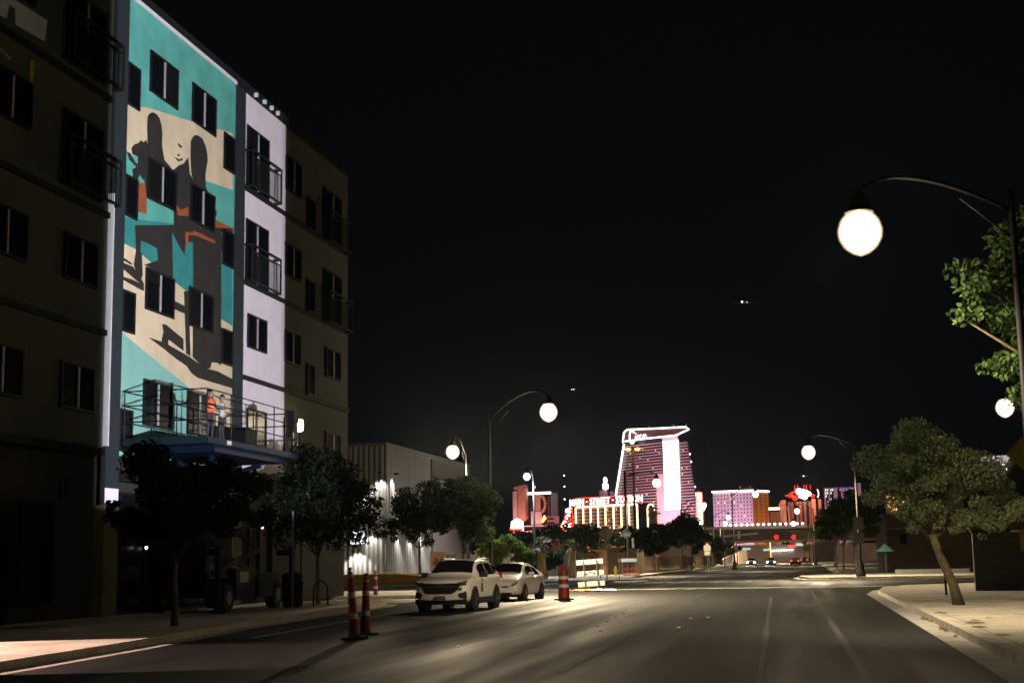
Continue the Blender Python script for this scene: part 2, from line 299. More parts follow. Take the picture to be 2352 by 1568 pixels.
k.build('road_marking', M['white_mark'], kind='structure')
k = MB()
def wig(mb, x0, y0, x1, y1, w, n=26, a=.05):
    px = py = None
    for i in range(n+1):
        t = i/n; x = x0+(x1-x0)*t+random.uniform(-a,a)*(0 if i in (0,n) else 1); y = y0+(y1-y0)*t
        if px is not None: strip(mb, px, py, x, y, w*random.uniform(.6,1.3), .006)
        px, py = x, y
wig(k,-.55,14,-1.4,58,.11,a=.012); wig(k,.75,14,.15,70,.13,a=.012); wig(k,-3.4,20,-4.6,70,.05); wig(k,-1.2,28,2.4,28.6,.06,14,.02); wig(k,-9,24,-2,26,.05,18); wig(k,-7,47,-10,30,.05)
k.build('crack_line', M['tar'], kind='structure')

k = MB(); rs_ = random.Random(4)
for x, y, s in ((3.25,29.5,.30),(3.35,31.2,.38),(3.5,32.4,.22),(3.3,26.6,.25),(3.9,33.5,.16),(3.15,36.5,.3),(5.2,28,.3)):
    n = 15; k.add([(x+s*.55*math.cos(2*PI*i/n)*rs_.uniform(.6,1.25), y+s*1.5*math.sin(2*PI*i/n)*rs_.uniform(.6,1.25), .1445) for i in range(n)], [tuple(range(n))])
k.build('pavement_blotch', M['dirt'], kind='structure')  # dark irregular blotches on the pavement near the kerb
k = MB()
for x, y, s in ((2.72,30.5,.10),(2.74,31.4,.16),(2.76,32.2,.12),(2.8,35.0,.14),(2.78,36.2,.2),(2.76,37.0,.1),(2.7,28.6,.08)):
    n = 9; k.add([(x+s*.6*math.cos(2*PI*i/n)*rs_.uniform(.5,1.2), y+s*2.2*math.sin(2*PI*i/n)*rs_.uniform(.5,1.2), .012) for i in range(n)]+[(x,y,.05)], [(i,(i+1)%n,n) for i in range(n)])
k.build('gutter_litter', M['dirt'], kind='stuff')

# raised lane markers
pts = []
for i in range(8):
    y = 31.5 + i*2.55; x = -4.75 - (y-31)*.045
    pts.append((x, y)); 
    if i % 2 == 0: pts.append((x+.28, y+.35))
proto = None
for i, (x, y) in enumerate(pts + [(-3.0,38),(-2.6,38.6),(-2.9,33.1),(-6.4,26.4)]):
    if proto is None:
        proto = MB().lathe([(.001,.022),(.03,.02),(.05,.008),(.055,0)], (0,0,.004), 8).build('lane_marker', M['cone_white'], smooth=True)
        o = proto
    else: o = proto.copy(); COL.objects.link(o)
    o.location = (x, y, 0); tag(o, 'small white raised lane marker button on the dark asphalt', 'lane marker', 'raised markers dotted along the lane line')

# ================================================================ APARTMENT BUILDING with the mural
FX = -20.6
AB = thing('apartment_building', 'five storey apartment block with a teal and cream painted mural facade', 'building', (FX, 45, 0))
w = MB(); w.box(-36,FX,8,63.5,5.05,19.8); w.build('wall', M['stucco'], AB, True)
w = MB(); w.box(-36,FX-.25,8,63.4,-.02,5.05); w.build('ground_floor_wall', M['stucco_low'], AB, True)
w = MB(); w.box(-36.1,FX+.10,7.9,63.6,19.8,20.22); w.build('parapet', M['band'], AB, True)
w = MB(); w.box(FX+.003,FX+.05,50.45,54.98,5.05,19.8); w.build('white_wall_panel', M['white_wall'], AB, True)
w = MB(); w.box(FX+.11,FX+.17,40.75,49.4,19.74,19.86); w.build('lit_parapet_strip', M['trim_white'], AB, True)  # line of projector light along the parapet above the mural, coloured in as white
for z in (15.98,12.28,8.62):
    for y0, y1 in ((8,39.6),(50.46,63.4)):
        MB().box(FX+.003,FX+.12,y0,y1,z-.09,z+.09).build('belt_course', M['band'], AB, True)
MB().box(FX-.01,FX+.14,8,39.6,4.9,5.12).build('belt_course', M['band'], AB, True)
MB().box(FX-.01,FX+.14,50.5,63.45,4.9,5.1).build('belt_course', M['band'], AB, True)
for y0, y1 in ((39.72,40.6),(49.55,50.45)):
    o = MB().box(FX-.05,FX+.10,y0,y1,3.44 if y0 < 45 else 3.4,19.8).build('pilaster', M['pilaster'], AB, True)
    MB().box(FX-.3,FX+.12,y0-.02,y1+.02,.1,3.44).build('pilaster_base', M['pil_low'], AB, True)
MB().box(FX+.01,FX+.2,39.66,39.715,5.2,13.0).build('lit_edge_strip', M['trim_white'], AB, True)  # projector light on the wall edge, painted as a white strip
MB().box(FX+.101,FX+.106,39.72,40.6,3.5,3.95).build('beam_end_square', M['white_wall'], AB, True)  # lower end of the projector beam, painted pale on the column
MURAL=[
 ('cream',[(40.7,16.14),(42.14,16.54),(45.4,17.09),(49.29,17.79),(49.36,15.59),(46.96,15.31),(45.48,15.18),(44.2,14.98),(43.46,14.97),(40.94,14.61),(40.7,14.7)]),
 ('teal2',[(40.7,12.48),(41.48,12.61),(49.35,14.03),(49.46,10.35),(45.21,10.98),(44.28,11.15),(41.38,11.64),(40.7,11.66),(40.7,11.78)]),
 ('cream',[(40.7,11.64),(41.38,11.64),(44.28,11.15),(45.21,11.01),(48.45,10.5),(49.49,10.41),(49.55,7.04),(48.19,7.2),(46.17,7.57),(44.03,8.05),(40.7,8.82)]),
 ('teal3',[(40.7,8.82),(44.03,8.05),(46.17,7.57),(46.73,7.4),(49.55,6.91),(49.55,5.94),(40.7,4.96)]),
 ('cream',[(45.89,7.68),(47.01,7.61),(49.55,7.49),(49.55,6.61),(47.34,6.41)]),
 ('orange',[(47.71,14.07),(49.48,14.13),(49.49,13.8),(48.45,13.76),(47.73,13.66)]),
 ('orange',[(41.53,13.84),(42.15,13.95),(42.2,12.96),(41.58,12.89)]),
 ('dark',[(42.13,16.25),(42.3,16.4),(42.53,16.5),(42.79,16.51),(43.0,16.44),(43.16,16.25),(43.24,16.0),(43.23,15.56),(43.43,15.12),(44.15,14.94),(44.21,13.55),(42.17,13.48),(41.97,14.14),(41.52,14.12),(41.49,14.69),(41.1,14.66),(41.02,14.84),(41.23,15.03),(41.47,15.13),(41.69,15.3),(41.86,15.27),(42.06,15.42),(42.17,15.25),(42.09,15.92)]),
 ('dark',[(40.72,14.63),(40.94,14.66),(41.34,14.44),(41.9,14.49),(41.97,14.14),(41.92,14.02),(41.63,14.15),(41.48,13.85),(41.19,13.93),(41.13,14.17),(41.4,14.32),(40.9,14.42)]),
 ('dark',[(45.52,16.39),(45.69,16.58),(45.88,16.71),(46.15,16.77),(46.49,16.76),(46.78,16.58),(46.95,16.31),(46.99,16.08),(46.82,15.54),(46.86,15.08),(47.12,14.89),(47.69,14.88),(47.7,14.36),(47.87,14.46),(47.85,14.22),(47.71,14.15),(47.73,13.6),(48.45,13.64),(49.43,13.5),(49.43,13.26),(45.59,12.45),(44.3,12.72),(44.15,14.96),(44.57,15.24),(44.95,15.4),(45.32,15.73),(45.48,15.18),(45.82,15.01),(45.61,15.27),(45.52,15.82)]),
 ('dark',[(41.4,12.4),(44.13,13.03),(45.12,13.25),(49.38,14.1),(49.39,13.85),(48.3,13.73),(48.41,10.55),(48.44,8.79),(48.13,8.84),(47.62,8.8),(47.48,8.55),(46.98,8.48),(45.98,8.76),(45.91,11.31),(45.82,12.82),(45.21,12.72),(45.16,12.21),(44.75,12.39),(44.14,12.8),(44.28,11.15),(42.1,11.25),(43.06,11.58),(43.04,11.99),(42.18,12.0),(41.91,11.56),(42.0,10.9),(41.89,10.72),(41.65,10.78),(41.37,11.1),(41.5,11.61)]),
 ('teal2',[(44.14,12.77),(44.75,12.39),(45.16,12.21),(45.21,11.01),(44.28,11.15)]),
 ('teal2',[(41.83,11.98),(42.24,12.0),(42.98,11.98),(43.09,11.59),(42.09,11.52),(41.81,11.62)]),
 ('teal2',[(45.21,12.72),(45.82,12.79),(45.88,11.3),(45.67,11.38),(45.48,11.05),(45.28,11.07)]),
 ('orange',[(44.31,13.85),(44.76,13.71),(45.39,13.98),(45.41,13.64),(44.58,13.47)]),
 ('orange',[(45.24,13.04),(45.41,13.08),(45.45,12.6),(45.26,12.55)]),
 ('orange',[(45.82,13.22),(46.76,13.27),(47.74,13.26),(47.75,13.18),(46.63,13.12),(45.82,13.13)]),
 ('orange',[(45.2,13.04),(45.81,13.14),(47.68,13.3),(47.61,13.21),(45.95,13.08),(45.38,12.96),(45.34,12.75),(45.18,12.71)]),
 ('dark',[(44.47,16.0),(44.64,15.99),(44.82,15.96),(44.67,15.89),(44.54,15.93)]),
 ('dark',[(44.39,15.56),(44.61,15.65),(44.55,15.56)]),
 ('dark',[(44.24,15.44),(44.56,15.44),(44.87,15.58),(44.79,15.47),(44.5,15.37)]),
 ('dark',[(40.7,11.13),(40.72,11.18),(41.29,11.1),(41.12,11.06),(40.7,11.11),(40.7,11.05)]),
 ('dark',[(40.7,11.02),(41.3,11.02),(42.07,10.64),(42.08,10.53),(40.7,10.83)]),
 ('dark',[(40.7,10.57),(41.26,10.6),(42.08,10.56),(42.08,10.38),(40.7,10.48)]),
 ('dark',[(44.31,10.47),(45.2,10.43),(45.21,10.17),(44.32,10.19)]),
 ('dark',[(43.52,9.53),(43.77,9.55),(45.15,9.27),(45.17,8.88),(43.98,9.1),(43.93,8.84),(43.56,8.77),(43.51,9.03),(43.62,9.27)]),
 ('dark',[(42.57,8.93),(43.68,8.93),(44.77,8.82),(45.71,8.72),(46.98,8.5),(48.14,8.53),(49.55,8.41),(49.55,8.08),(48.16,8.08),(46.43,8.09),(45.87,8.2),(45.52,8.38),(44.65,8.52),(43.69,8.72)]),
 ('dark',[(45.17,10.94),(45.48,11.0),(45.74,8.76),(45.44,8.8)]),
]
mu = MB(); MK = ['teal','teal2','teal3','cream','dark','orange']
mu.prism([(40.6,5.06),(49.55,5.06),(49.55,19.8),(40.6,19.8)], .003, .045, 0, lambda a, b, h: (FX+h, a, b))
for i, (mk, poly) in enumerate(MURAL):
    poly = [(min((40.61 if a < 40.72 else a),49.54), b) for a, b in poly]
    pp = [p for j, p in enumerate(poly) if p != poly[j-1]]
    mu.prism(pp, .044, .048 + .0012*i, MK.index(mk), lambda a, b, h: (FX+h, a, b))
mu.build('mural', [M[x] for x in MK], AB, True)
# projector light spill painted on the wall as grey and ochre patches, upper left
MB().prism([(30,16.2),(33.6,16.35),(33.7,16.8),(34.0,16.8),(34.05,16.36),(35.6,16.45),(35.7,17.1),(30,16.9)], .003, .02, 0, lambda a, b, h: (FX+h, a, b)).build('spill_patch', M['pale_patch'], AB, True)
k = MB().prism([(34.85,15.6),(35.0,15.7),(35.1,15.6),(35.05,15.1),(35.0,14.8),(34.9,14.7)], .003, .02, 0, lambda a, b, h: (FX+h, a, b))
k.prism([(33,15.5),(33.9,15.35),(33.9,15.28),(33,15.42)], .003, .02, 0, lambda a, b, h: (FX+h, a, b)); k.build('spill_patch', M['ochre'], AB, True)

BL = random.Random(21)
def window(y0, y1, z0, z1, mull=True, deep=.06):
    x = FX + deep
    f = MB(); t = .07
    f.box(FX+.001,x+.05,y0,y1,z0,z0+t).box(FX+.001,x+.05,y0,y1,z1-t,z1).box(FX+.001,x+.05,y0,y0+t,z0+t,z1-t).box(FX+.001,x+.05,y1-t,y1,z0+t,z1-t)
    fo = f.build('window', M['frame'], AB, True)
    MB().box(FX+.002,x+.012,y0+t,y1-t,z0+t,z1-t).build('pane', M['glass'], fo, True)
    if BL.random() < .42 and y1-y0 > 1.5:
        c = (y0+y1)/2; h = z1-t-(z1-z0-2*t)*BL.choice((.3,.55,.8,.97)); side = BL.choice(((y0+t,c-.036),(c+.036,y1-t)))
        MB().box(x+.012,x+.018,side[0],side[1],h,z1-t).build('blind', M['blind'], fo, True)
    if mull:
        c = (y0+y1)/2; MB().box(x+.012,x+.055,c-.035,c+.035,z0+t+.01,z1-t-.01).build('mullion', M['mullion'], fo, True)
    return fo
for z0, z1 in ((17.14,18.56),(13.54,14.9),(9.82,11.2),(6.06,7.56)):
    window(42.2,44.35,z0,z1); window(45.55,47.64,z0,z1)
for z0, z1 in ((16.2,17.6),(12.56,13.9),(8.86,10.18),(5.12,6.44)):
    window(40.62,41.48,z0,z1,False); window(48.42,49.46,z0,z1,False)
window(50.92,52.92,9.82,11.14); window(50.95,52.95,6.1,7.5)
for z0, z1 in ((17.1,18.55),(13.44,14.82),(9.8,11.15),(6.03,7.5)): window(54.95,56.82,z0,z1,True,.07)
for z in (16.0,12.35,8.7): window(57.75,58.65,z+.05,z+1.42,False)
for z in (9.82,6.05): window(60.2,62.2,z,z+1.35)
for z in (13.6,9.85,6.12,17.2): window(32.9,34.95,z,z+1.35)
for z in (9.85,6.1): window(37.0,38.95,z,z+1.36)
for z in (13.5,9.8,6.0): window(28.5,30.6,z,z+1.36)
def balcony(y0, y1, z0, z1):
    d = window(y0, y1, z0, z1); d.name = 'balcony_door'
    MB().box(FX+.11,FX+.125,y0+.9,y0+1.4,z0+.1,z0+1.2).build('sash_rail', M['frame'], d, True)
    b = MB(); ya, yb, x = y0-.15, y1+.6, FX+.42
    for y in (ya, yb):
        b.box(FX+.06,x,y-.03,y+.03,z0+1.38,z0+1.45).box(FX+.06,x,y-.03,y+.03,z0-.02,z0+.05).box(x-.05,x,y-.03,y+.03,z0+.05,z0+1.38)
        for j in range(2): b.box(FX+.1+.12*j,FX+.115+.12*j,y-.01,y+.01,z0+.05,z0+1.38)
    b.box(x-.05,x,ya+.03,yb-.03,z0+1.38,z0+1.45).box(x-.05,x,ya+.03,yb-.03,z0-.02,z0+.05).box(x-.05,x,ya+.03,yb-.03,z0+1.15,z0+1.19)
    n = 26
    for j in range(1, n): b.box(x-.033,x-.017,ya+(yb-ya)*j/n-.008,ya+(yb-ya)*j/n+.008,z0+.05,z0+1.15)
    b.build('balcony_rail', M['rail'], AB, True)
for z in (16.05,12.32): balcony(50.66,53.0,z,z+2.5); balcony(59.9,62.3,z-.1,z+2.35); balcony(36.75,39.1,z+.25,z+2.52)
# ground floor openings
for y0, y1, z0, z1 in ((29,33.3,.6,3.5),(33.9,37.3,.6,3.5),(41.2,44.9,.35,3.9),(45.3,49.2,.35,3.9),(50.9,53.0,.3,3.5)):
    f = MB(); t = .09; x = FX-.25
    f.box(x+.001,x+.12,y0,y1,z0,z0+t).box(x+.001,x+.12,y0,y1,z1-t,z1).box(x+.001,x+.12,y0,y0+t,z0+t,z1-t).box(x+.001,x+.12,y1-t,y1,z0+t,z1-t)
    c = (y0+y1)/2; f.box(x+.001,x+.11,c-.04,c+.04,z0+t,z1-t)
    fo = f.build('shop_window', M['frame'], AB, True); MB().box(x+.002,x+.05,y0+t,y1-t,z0+t,z1-t).build('pane', M['glass'], fo, True)
MB().box(FX-.25,FX-.1,54.2,57.4,.1,4.9).build('wall_panel', M['stucco_low'], AB, True)
MB().box(FX-.25,FX-.12,57.7,63.3,.1,4.89).build('wall_panel', M['stucco_low'], AB, True)
MB().box(FX-.2,FX+.9,41.0,49.3,4.2,4.5).build('canopy', M['band'], AB, True)
MB().box(FX-.05,FX+.005,37.6,37.75,3.6,4.2).build('vertical_sign', M['bluegrey'], AB, True)
wl = MB().lathe([(.02,.28),(.14,.24),(.17,0),(.14,-.22),(.02,-.26)], (FX+.35,56.0,7.25), 14).build('wall_lamp', E_['wlamp'], AB, True, True)
MB().box(FX+.01,FX+.35,55.96,56.04,7.5,7.56).box(FX+.01,FX+.06,55.85,56.15,7.3,7.6).build('bracket', M['black_metal'], wl, True)
lamp('POINT','wall_lamp_light',(FX+.75,56.0,7.2),22,(1.0,.86,.50),AB,.12)
for y, z in ((41.9,2.9),(42.7,2.19),(43.34,2.17),(52.35,3.06),(52.7,3.02)):
    b = MB().lathe([(.005,.05),(.035,.03),(.045,0),(.035,-.03),(.005,-.05)], (FX+.05,y,z), 10).build('pendant_bulb', E_['bulb'], AB, True, True)
    MB().cyl((FX+.05,y,z+.045),(FX+.05,y,z+.9),.006,n=6).build('cord', M['black_metal'], b, True)
for y in (51.3,52.2,53.0,53.7):
    b = MB().box(FX+.11,FX+.25,y-.05,y+.05,19.86,20.02).build('parapet_bracket', M['trim_white'], AB, True)
fx = MB().box(FX+.0,FX+.55,21.9,22.1,4.3,4.4).box(FX+.45,FX+.8,21.8,22.2,4.15,4.42).build('flood_light', M['black_metal'], AB, True)
lamp('SPOT','flood_light_beam',(FX+.7,22,4.12),13000,(1.0,.66,.55),AB,.02,(-15.9,23.0,.14),58,.08)
# the projector that lights the mural: a boxed lamp with a rectangular mouth, standing across the street
def projector():
    p = Vector((5.2,22,1.6)); t = thing('stage_projector', 'black projector on a tripod shining across the street at the mural', 'projector', (5.2,22,.14))
    tgt_c = Vector((FX,47.3,11.6)); n = (tgt_c - p).normalized(); u = n.cross(Vector((0,0,1))).normalized(); v = u.cross(n)
    cor = []
    for y, z in ((39.63,3.44),(54.98,3.6),(54.98,20.6),(39.63,20.6)):
        d = Vector((FX+.10 if y < 45 else FX+.05,y,z)) - p; d = d/d.dot(n)*.4; cor.append((d.dot(u), d.dot(v)))
    mb = MB(); S = .55
    out = [(-S,-S),(S,-S),(S,S),(-S,S)]; P = lambda a, b, c: p + u*a + v*b + n*c
    # front plate with the mouth
    cor = sorted(cor, key=lambda q: math.atan2(q[1]-sum(c[1] for c in cor)/4, q[0]-sum(c[0] for c in cor)/4))
    vs = [P(a,b,.4) for a, b in out] + [P(a,b,.4) for a, b in cor]
    mb.add(vs, [(i,(i+1)%4,4+(i+1)%4,4+i) for i in range(4)])
    vs = [P(a,b,.4) for a, b in out] + [P(a,b,-.3) for a, b in out]
    mb.add(vs, [(i,(i+1)%4,4+(i+1)%4,4+i) for i in range(4)] + [(4,5,6,7)])
    mb.build('housing', M['black_metal'], t, True)
    for k in range(3):
        a = 2*PI*k/3; MB().cyl((p.x,p.y,p.z-.5),(p.x+.6*math.cos(a),p.y+.6*math.sin(a),.14),.02).build('leg', M['black_metal'], t, True)
    lamp('POINT','projector_light',p,59000,(.95,.91,.98),t,.003)
projector()

# ================================================================ PEOPLE
def person(name, label, loc, rz, z0, top, hat=False, arm='rail', vest=False):
    t = thing(name, label, 'person', loc, rz)
    V = {}; E = []; 
    def add(k, p, r, par=None):
        V[k] = (Vector(p), r, len(V)); 
        if par: E.append((V[par][2], V[k][2]))
    add('pel',(0,0,.95),(.15,.11)); add('waist',(0,.0,1.10),(.135,.10),'pel'); add('chest',(0,.01,1.30),(.16,.115),'waist'); add('neckb',(0,.0,1.46),(.085,.075),'chest')
    add('neck',(0,-.01,1.53),(.055,.055),'neckb'); add('jaw',(0,-.03,1.60),(.07,.08),'neck'); add('head',(0,-.02,1.69),(.078,.095),'jaw'); add('crn',(0,-.005,1.765),(.05,.06),'head')
    for s in (-1,1):
        q = 'l' if s < 0 else 'r'
        add('hip'+q,(.09*s,0,.88),(.09,.09),'pel'); add('knee'+q,(.11*s,-.03,.50),(.06,.06),'hip'+q); add('ank'+q,(.12*s,.02,.10),(.042,.045),'knee'+q); add('toe'+q,(.13*s,-.14,.04),(.04,.03),'ank'+q)
        add('sh'+q,(.18*s,.0,1.42),(.06,.06),'neckb')
        if arm == 'rail' or s < 0:
            el, wr, hd = (.24*s,-.05,1.15), (.21*s,-.27,1.10), (.20*s,-.35,1.10); fd = Vector((0,-1,-.35)).normalized()
        else:
            el, wr, hd = (.27*s,-.16,1.22), (.22*s,-.36,1.40), (.21*s,-.43,1.46); fd = Vector((0,-.8,.6)).normalized()
        add('el'+q,el,(.045,.045),'sh'+q); add('wr'+q,wr,(.028,.03),'el'+q); add('pa'+q,hd,(.035,.022),'wr'+q)
        for k in range(4):
            b = Vector(hd) + Vector(((k-1.5)*.022,0,0)) + fd*.03; add(f'f{k}{q}', b, (.010,.010), 'pa'+q); add(f'g{k}{q}', b + fd*(.05-.006*abs(k-1.2)) + Vector((0,0,-.012)), (.008,.008), f'f{k}{q}')
            add(f'h{k}{q}', b + fd*(.07-.008*abs(k-1.2)) + Vector((0,.012,-.035)), (.007,.007), f'g{k}{q}')
        add('th'+q, Vector(hd) + Vector((-.045*s,0,.0)), (.010,.010), 'pa'+q); add('tt'+q, Vector(hd) + Vector((-.06*s,-.035,-.015)), (.008,.008), 'th'+q)
    me = bpy.data.meshes.new('body'); me.from_pydata([v[0] for v in V.values()], E, []); o = bpy.data.objects.new('body', me); COL.objects.link(o)
    md = o.modifiers.new('skin','SKIN'); sk = me.skin_vertices[0].data
    for v, s in zip(V.values(), sk): s.radius = v[1]
    sk[0].use_root = True
    o.modifiers.new('sub','SUBSURF').levels = 1; o.modifiers['sub'].render_levels = 1
    dg = bpy.context.evaluated_depsgraph_get(); bm_ = bpy.data.meshes.new_from_object(o.evaluated_get(dg)); bpy.data.objects.remove(o)
    bm_.name = 'body'; b = bpy.data.objects.new('body', bm_); COL.objects.link(b); b.parent = t
    for m in (M['skin'], M[top], M['trousers'], M['black_metal']): bm_.materials.append(m)
    for p in bm_.polygons:
        c = p.center; p.use_smooth = True
        hand = c.y < -.24 and c.z > 1.0 and abs(c.x) > .1
        p.material_index = 3 if c.z < .09 else 2 if c.z < .98 else 0 if (c.z > 1.50 or hand) else 1
    f = MB()
    for s in (-1,1): f.lathe([(.002,.012),(.012,.006),(.014,0),(.012,-.006),(.002,-.012)], (.03*s,-.105,1.695), 8, 0)
    f.tube([(0,-.112,1.69),(0,-.128,1.665),(0,-.112,1.655)], [.008,.014,.01], 6, 1); f.box(-.022,.022,-.114,-.108,1.615,1.622,2)
    for s in (-1,1): f.lathe([(.002,.03),(.014,.015),(.014,-.015),(.002,-.03)], (.082*s,-.01,1.68), 8, 1)
    f.build('face', [M['trim_white'], M['skin'], M['hair']], b)
    h = MB().lathe([(.001,.115),(.05,.105),(.084,.07),(.098,.02),(.095,-.03 if not hat else 0)], (0,.008,1.70), 16)
    if hat: h.box(-.06,.06,-.19,-.08,1.705,1.718)
    h.build('cap' if hat else 'hair', M['hair'] if not hat else M['cloth_dark'], t, smooth=True)
    if vest:
        v = MB(); rings = []
        for z, rx, ry in ((.98,.165,.135),(1.1,.16,.13),(1.25,.18,.14),(1.38,.185,.135),(1.46,.13,.10)):
            rings.append([(rx*math.cos(2*PI*j/16), .005+ry*math.sin(2*PI*j/16), z) for j in range(16)])
        vs = [p for rr in rings for p in rr]; v.add(vs, [(i*16+j,i*16+(j+1)%16,(i+1)*16+(j+1)%16,(i+1)*16+j) for i in range(4) for j in range(16)])
        vv = v.build('vest', M['vest'], t, smooth=True)
        MB().lathe([(.168,0),(.168,.05)], (0,.005,1.13), 16).build('reflective_band', M['cone_white'], vv)
    t.scale = (.92,.92,.92); return t
person('person', 'person in an orange vest standing at the lift platform rail', (-18.35,42.45,5.5), R(75), 0, 'cloth_dark', False, 'rail', True)
person('person', 'person in a pale shirt and dark cap painting at the wall', (-18.6,44.0,5.5), R(-95), 0, 'shirt', True, 'up')

# ================================================================ SCISSOR LIFT
LF = thing('scissor_lift', 'long blue scissor lift with its railed platform raised to the mural', 'scissor lift', (-19.1,44.6,.14))
LX0, LX1, LY0, LY1 = -20.45, -17.65, 40.7, 48.7
d = MB(); d.box(LX0,LX1-.04,LY0,LY1,5.28,5.5,0).box(LX1-.04,LX1,LY0,LY1,5.32,5.48,1).box(LX0+.1,LX1-.15,LY0+.9,LY1-.9,5.08,5.28,1); d.build('deck', [M['bluegrey'], M['blue']], LF, True)
MB().box(LX1,LX1+.006,42.2,42.55,5.34,5.46).build('decal', M['decal'], LF, True)
rl = MB(); RX = (LX0+.03, LX1-.05)
for x in RX:
    for z in (6.0,6.5,6.95): rl.tube([(x,LY0,z),(x,LY1,z)], .022, 6)
for y in (LY0+.02,LY1-.02):
    for z in (6.0,6.5,6.95): rl.tube([(RX[0],y,z),(RX[1],y,z)], .022, 6)
for x in RX:
    for y in (LY0+.02,42.6,44.5,46.4,47.7,LY1-.02): rl.tube([(x,y,5.45),(x,y,6.95)], .022, 6)
rl.build('guard_rail', M['blue'], LF, True)
MB().box(LX1-.25,LX1+.05,48.1,48.6,6.6,7.0).box(LX1-.2,LX1,48.2,48.5,6.25,6.6).build('control_box', M['black_metal'], LF, True)
MB().lathe([(.1,0),(.14,.3),(.13,.35),(.02,.36)], (-19.9,46.6,5.5), 12).build('paint_bucket', M['cloth_dark'], LF, True)
MB().box(-19.9,-18.9,46.8,47.9,5.5,6.3).build('tool_chest', M['black_metal'], LF, True)
for x in (-19.75,-18.45):
    s = MB(); n = 4; zb, zt = 1.25, 5.08; hz = (zt-zb)/n
    for k in range(n):
        a, b = zb+hz*k+.08, zb+hz*(k+1)-.08
        for (y0, z0, y1, z1, dx) in ((42.9,a,46.9,b,.05),(46.9,a,42.9,b,-.05)):
            s.add([(x+dx-.04,y0,z0-.09),(x+dx+.04,y0,z0-.09),(x+dx+.04,y0,z0+.09),(x+dx-.04,y0,z0+.09),(x+dx-.04,y1,z1-.09),(x+dx+.04,y1,z1-.09),(x+dx+.04,y1,z1+.09),(x+dx-.04,y1,z1+.09)],
                  [(0,1,2,3),(7,6,5,4),(0,4,5,1),(1,5,6,2),(2,6,7,3),(3,7,4,0)])
    s.build('scissor_arms', M['blue'], LF, True)
c = MB(); c.box(-20.2,-18.0,42.2,47.6,.62,1.2,0).box(-18.0,-17.7,43.2,44.8,.5,1.5,0).box(-18.05,-17.75,45.2,47.1,.55,1.35,1).box(-20.1,-18.2,41.9,42.2,.6,2.3,1); c.build('chassis', [M['blue'], M['black_metal']], LF, True)
MB().box(-17.7,-17.69,43.5,44.2,1.05,1.38).build('decal', M['decal'], LF, True)
for y in (42.7,47.0):
    for x in (-20.1,-17.9):
        wh = MB().cyl((x-.17,y,.14+.45),(x+.17,y,.14+.45),.45,n=24).build('wheel', M['rubber'], LF, True, False, bev=.03)
        MB().cyl((x+.172,y,.59),(x+.18,y,.59),.22,n=16).build('hub', M['grey_metal'], wh, True)
for y in (41.6,48.1): MB().cyl((-17.65,y,.25),(-17.65,y,2.2),.1,n=10).cyl((-17.65,y,.14),(-17.65,y,.25),.25,n=14).box(-18.2,-17.65,y-.07,y+.07,1.9,2.1).build('outrigger', M['blue'], LF, True)

bn = thing('refuse_bin', 'dark ribbed bin standing on the pavement beside the lift', 'bin', (-17.0,46.4,.14))
q = MB().lathe([(.30,.02),(.34,.95),(.36,.96),(.36,1.02),(.30,1.03)], (0,0,0), 20)
for j in range(20): a = 2*PI*j/20; q.cyl((.325*math.cos(a),.325*math.sin(a),.08),(.35*math.cos(a),.35*math.sin(a),.92),.014,n=5)
q.build('drum', M['black_metal'], bn); MB().lathe([(.38,0),(.36,.08),(.2,.16),(.19,.10)], (0,0,1.03), 20).build('lid', M['black_metal'], bn, smooth=True)
br = thing('bike_rack', 'black hoop bike rack on the pavement under the tree', 'bike rack', (-16.9,49.0,.14), R(70))
MB().tube([(-.4,0,0)]+[(-.4*math.cos(PI*i/12),0,.45+.4*math.sin(PI*i/12)) for i in range(13)]+[(.4,0,0)], .03, 8).build('hoop', M['black_metal'], br)
for x in (-.4,.4): MB().cyl((x,0,0),(x,0,.02),.08).build('foot_plate', M['black_metal'], br)
pp = thing('sign_post', 'thin grey post standing by the dark bin', 'post', (-16.6,45.3,.14)); MB().cyl((0,0,0),(0,0,3.2),.03).build('pole', M['grey_metal'], pp)

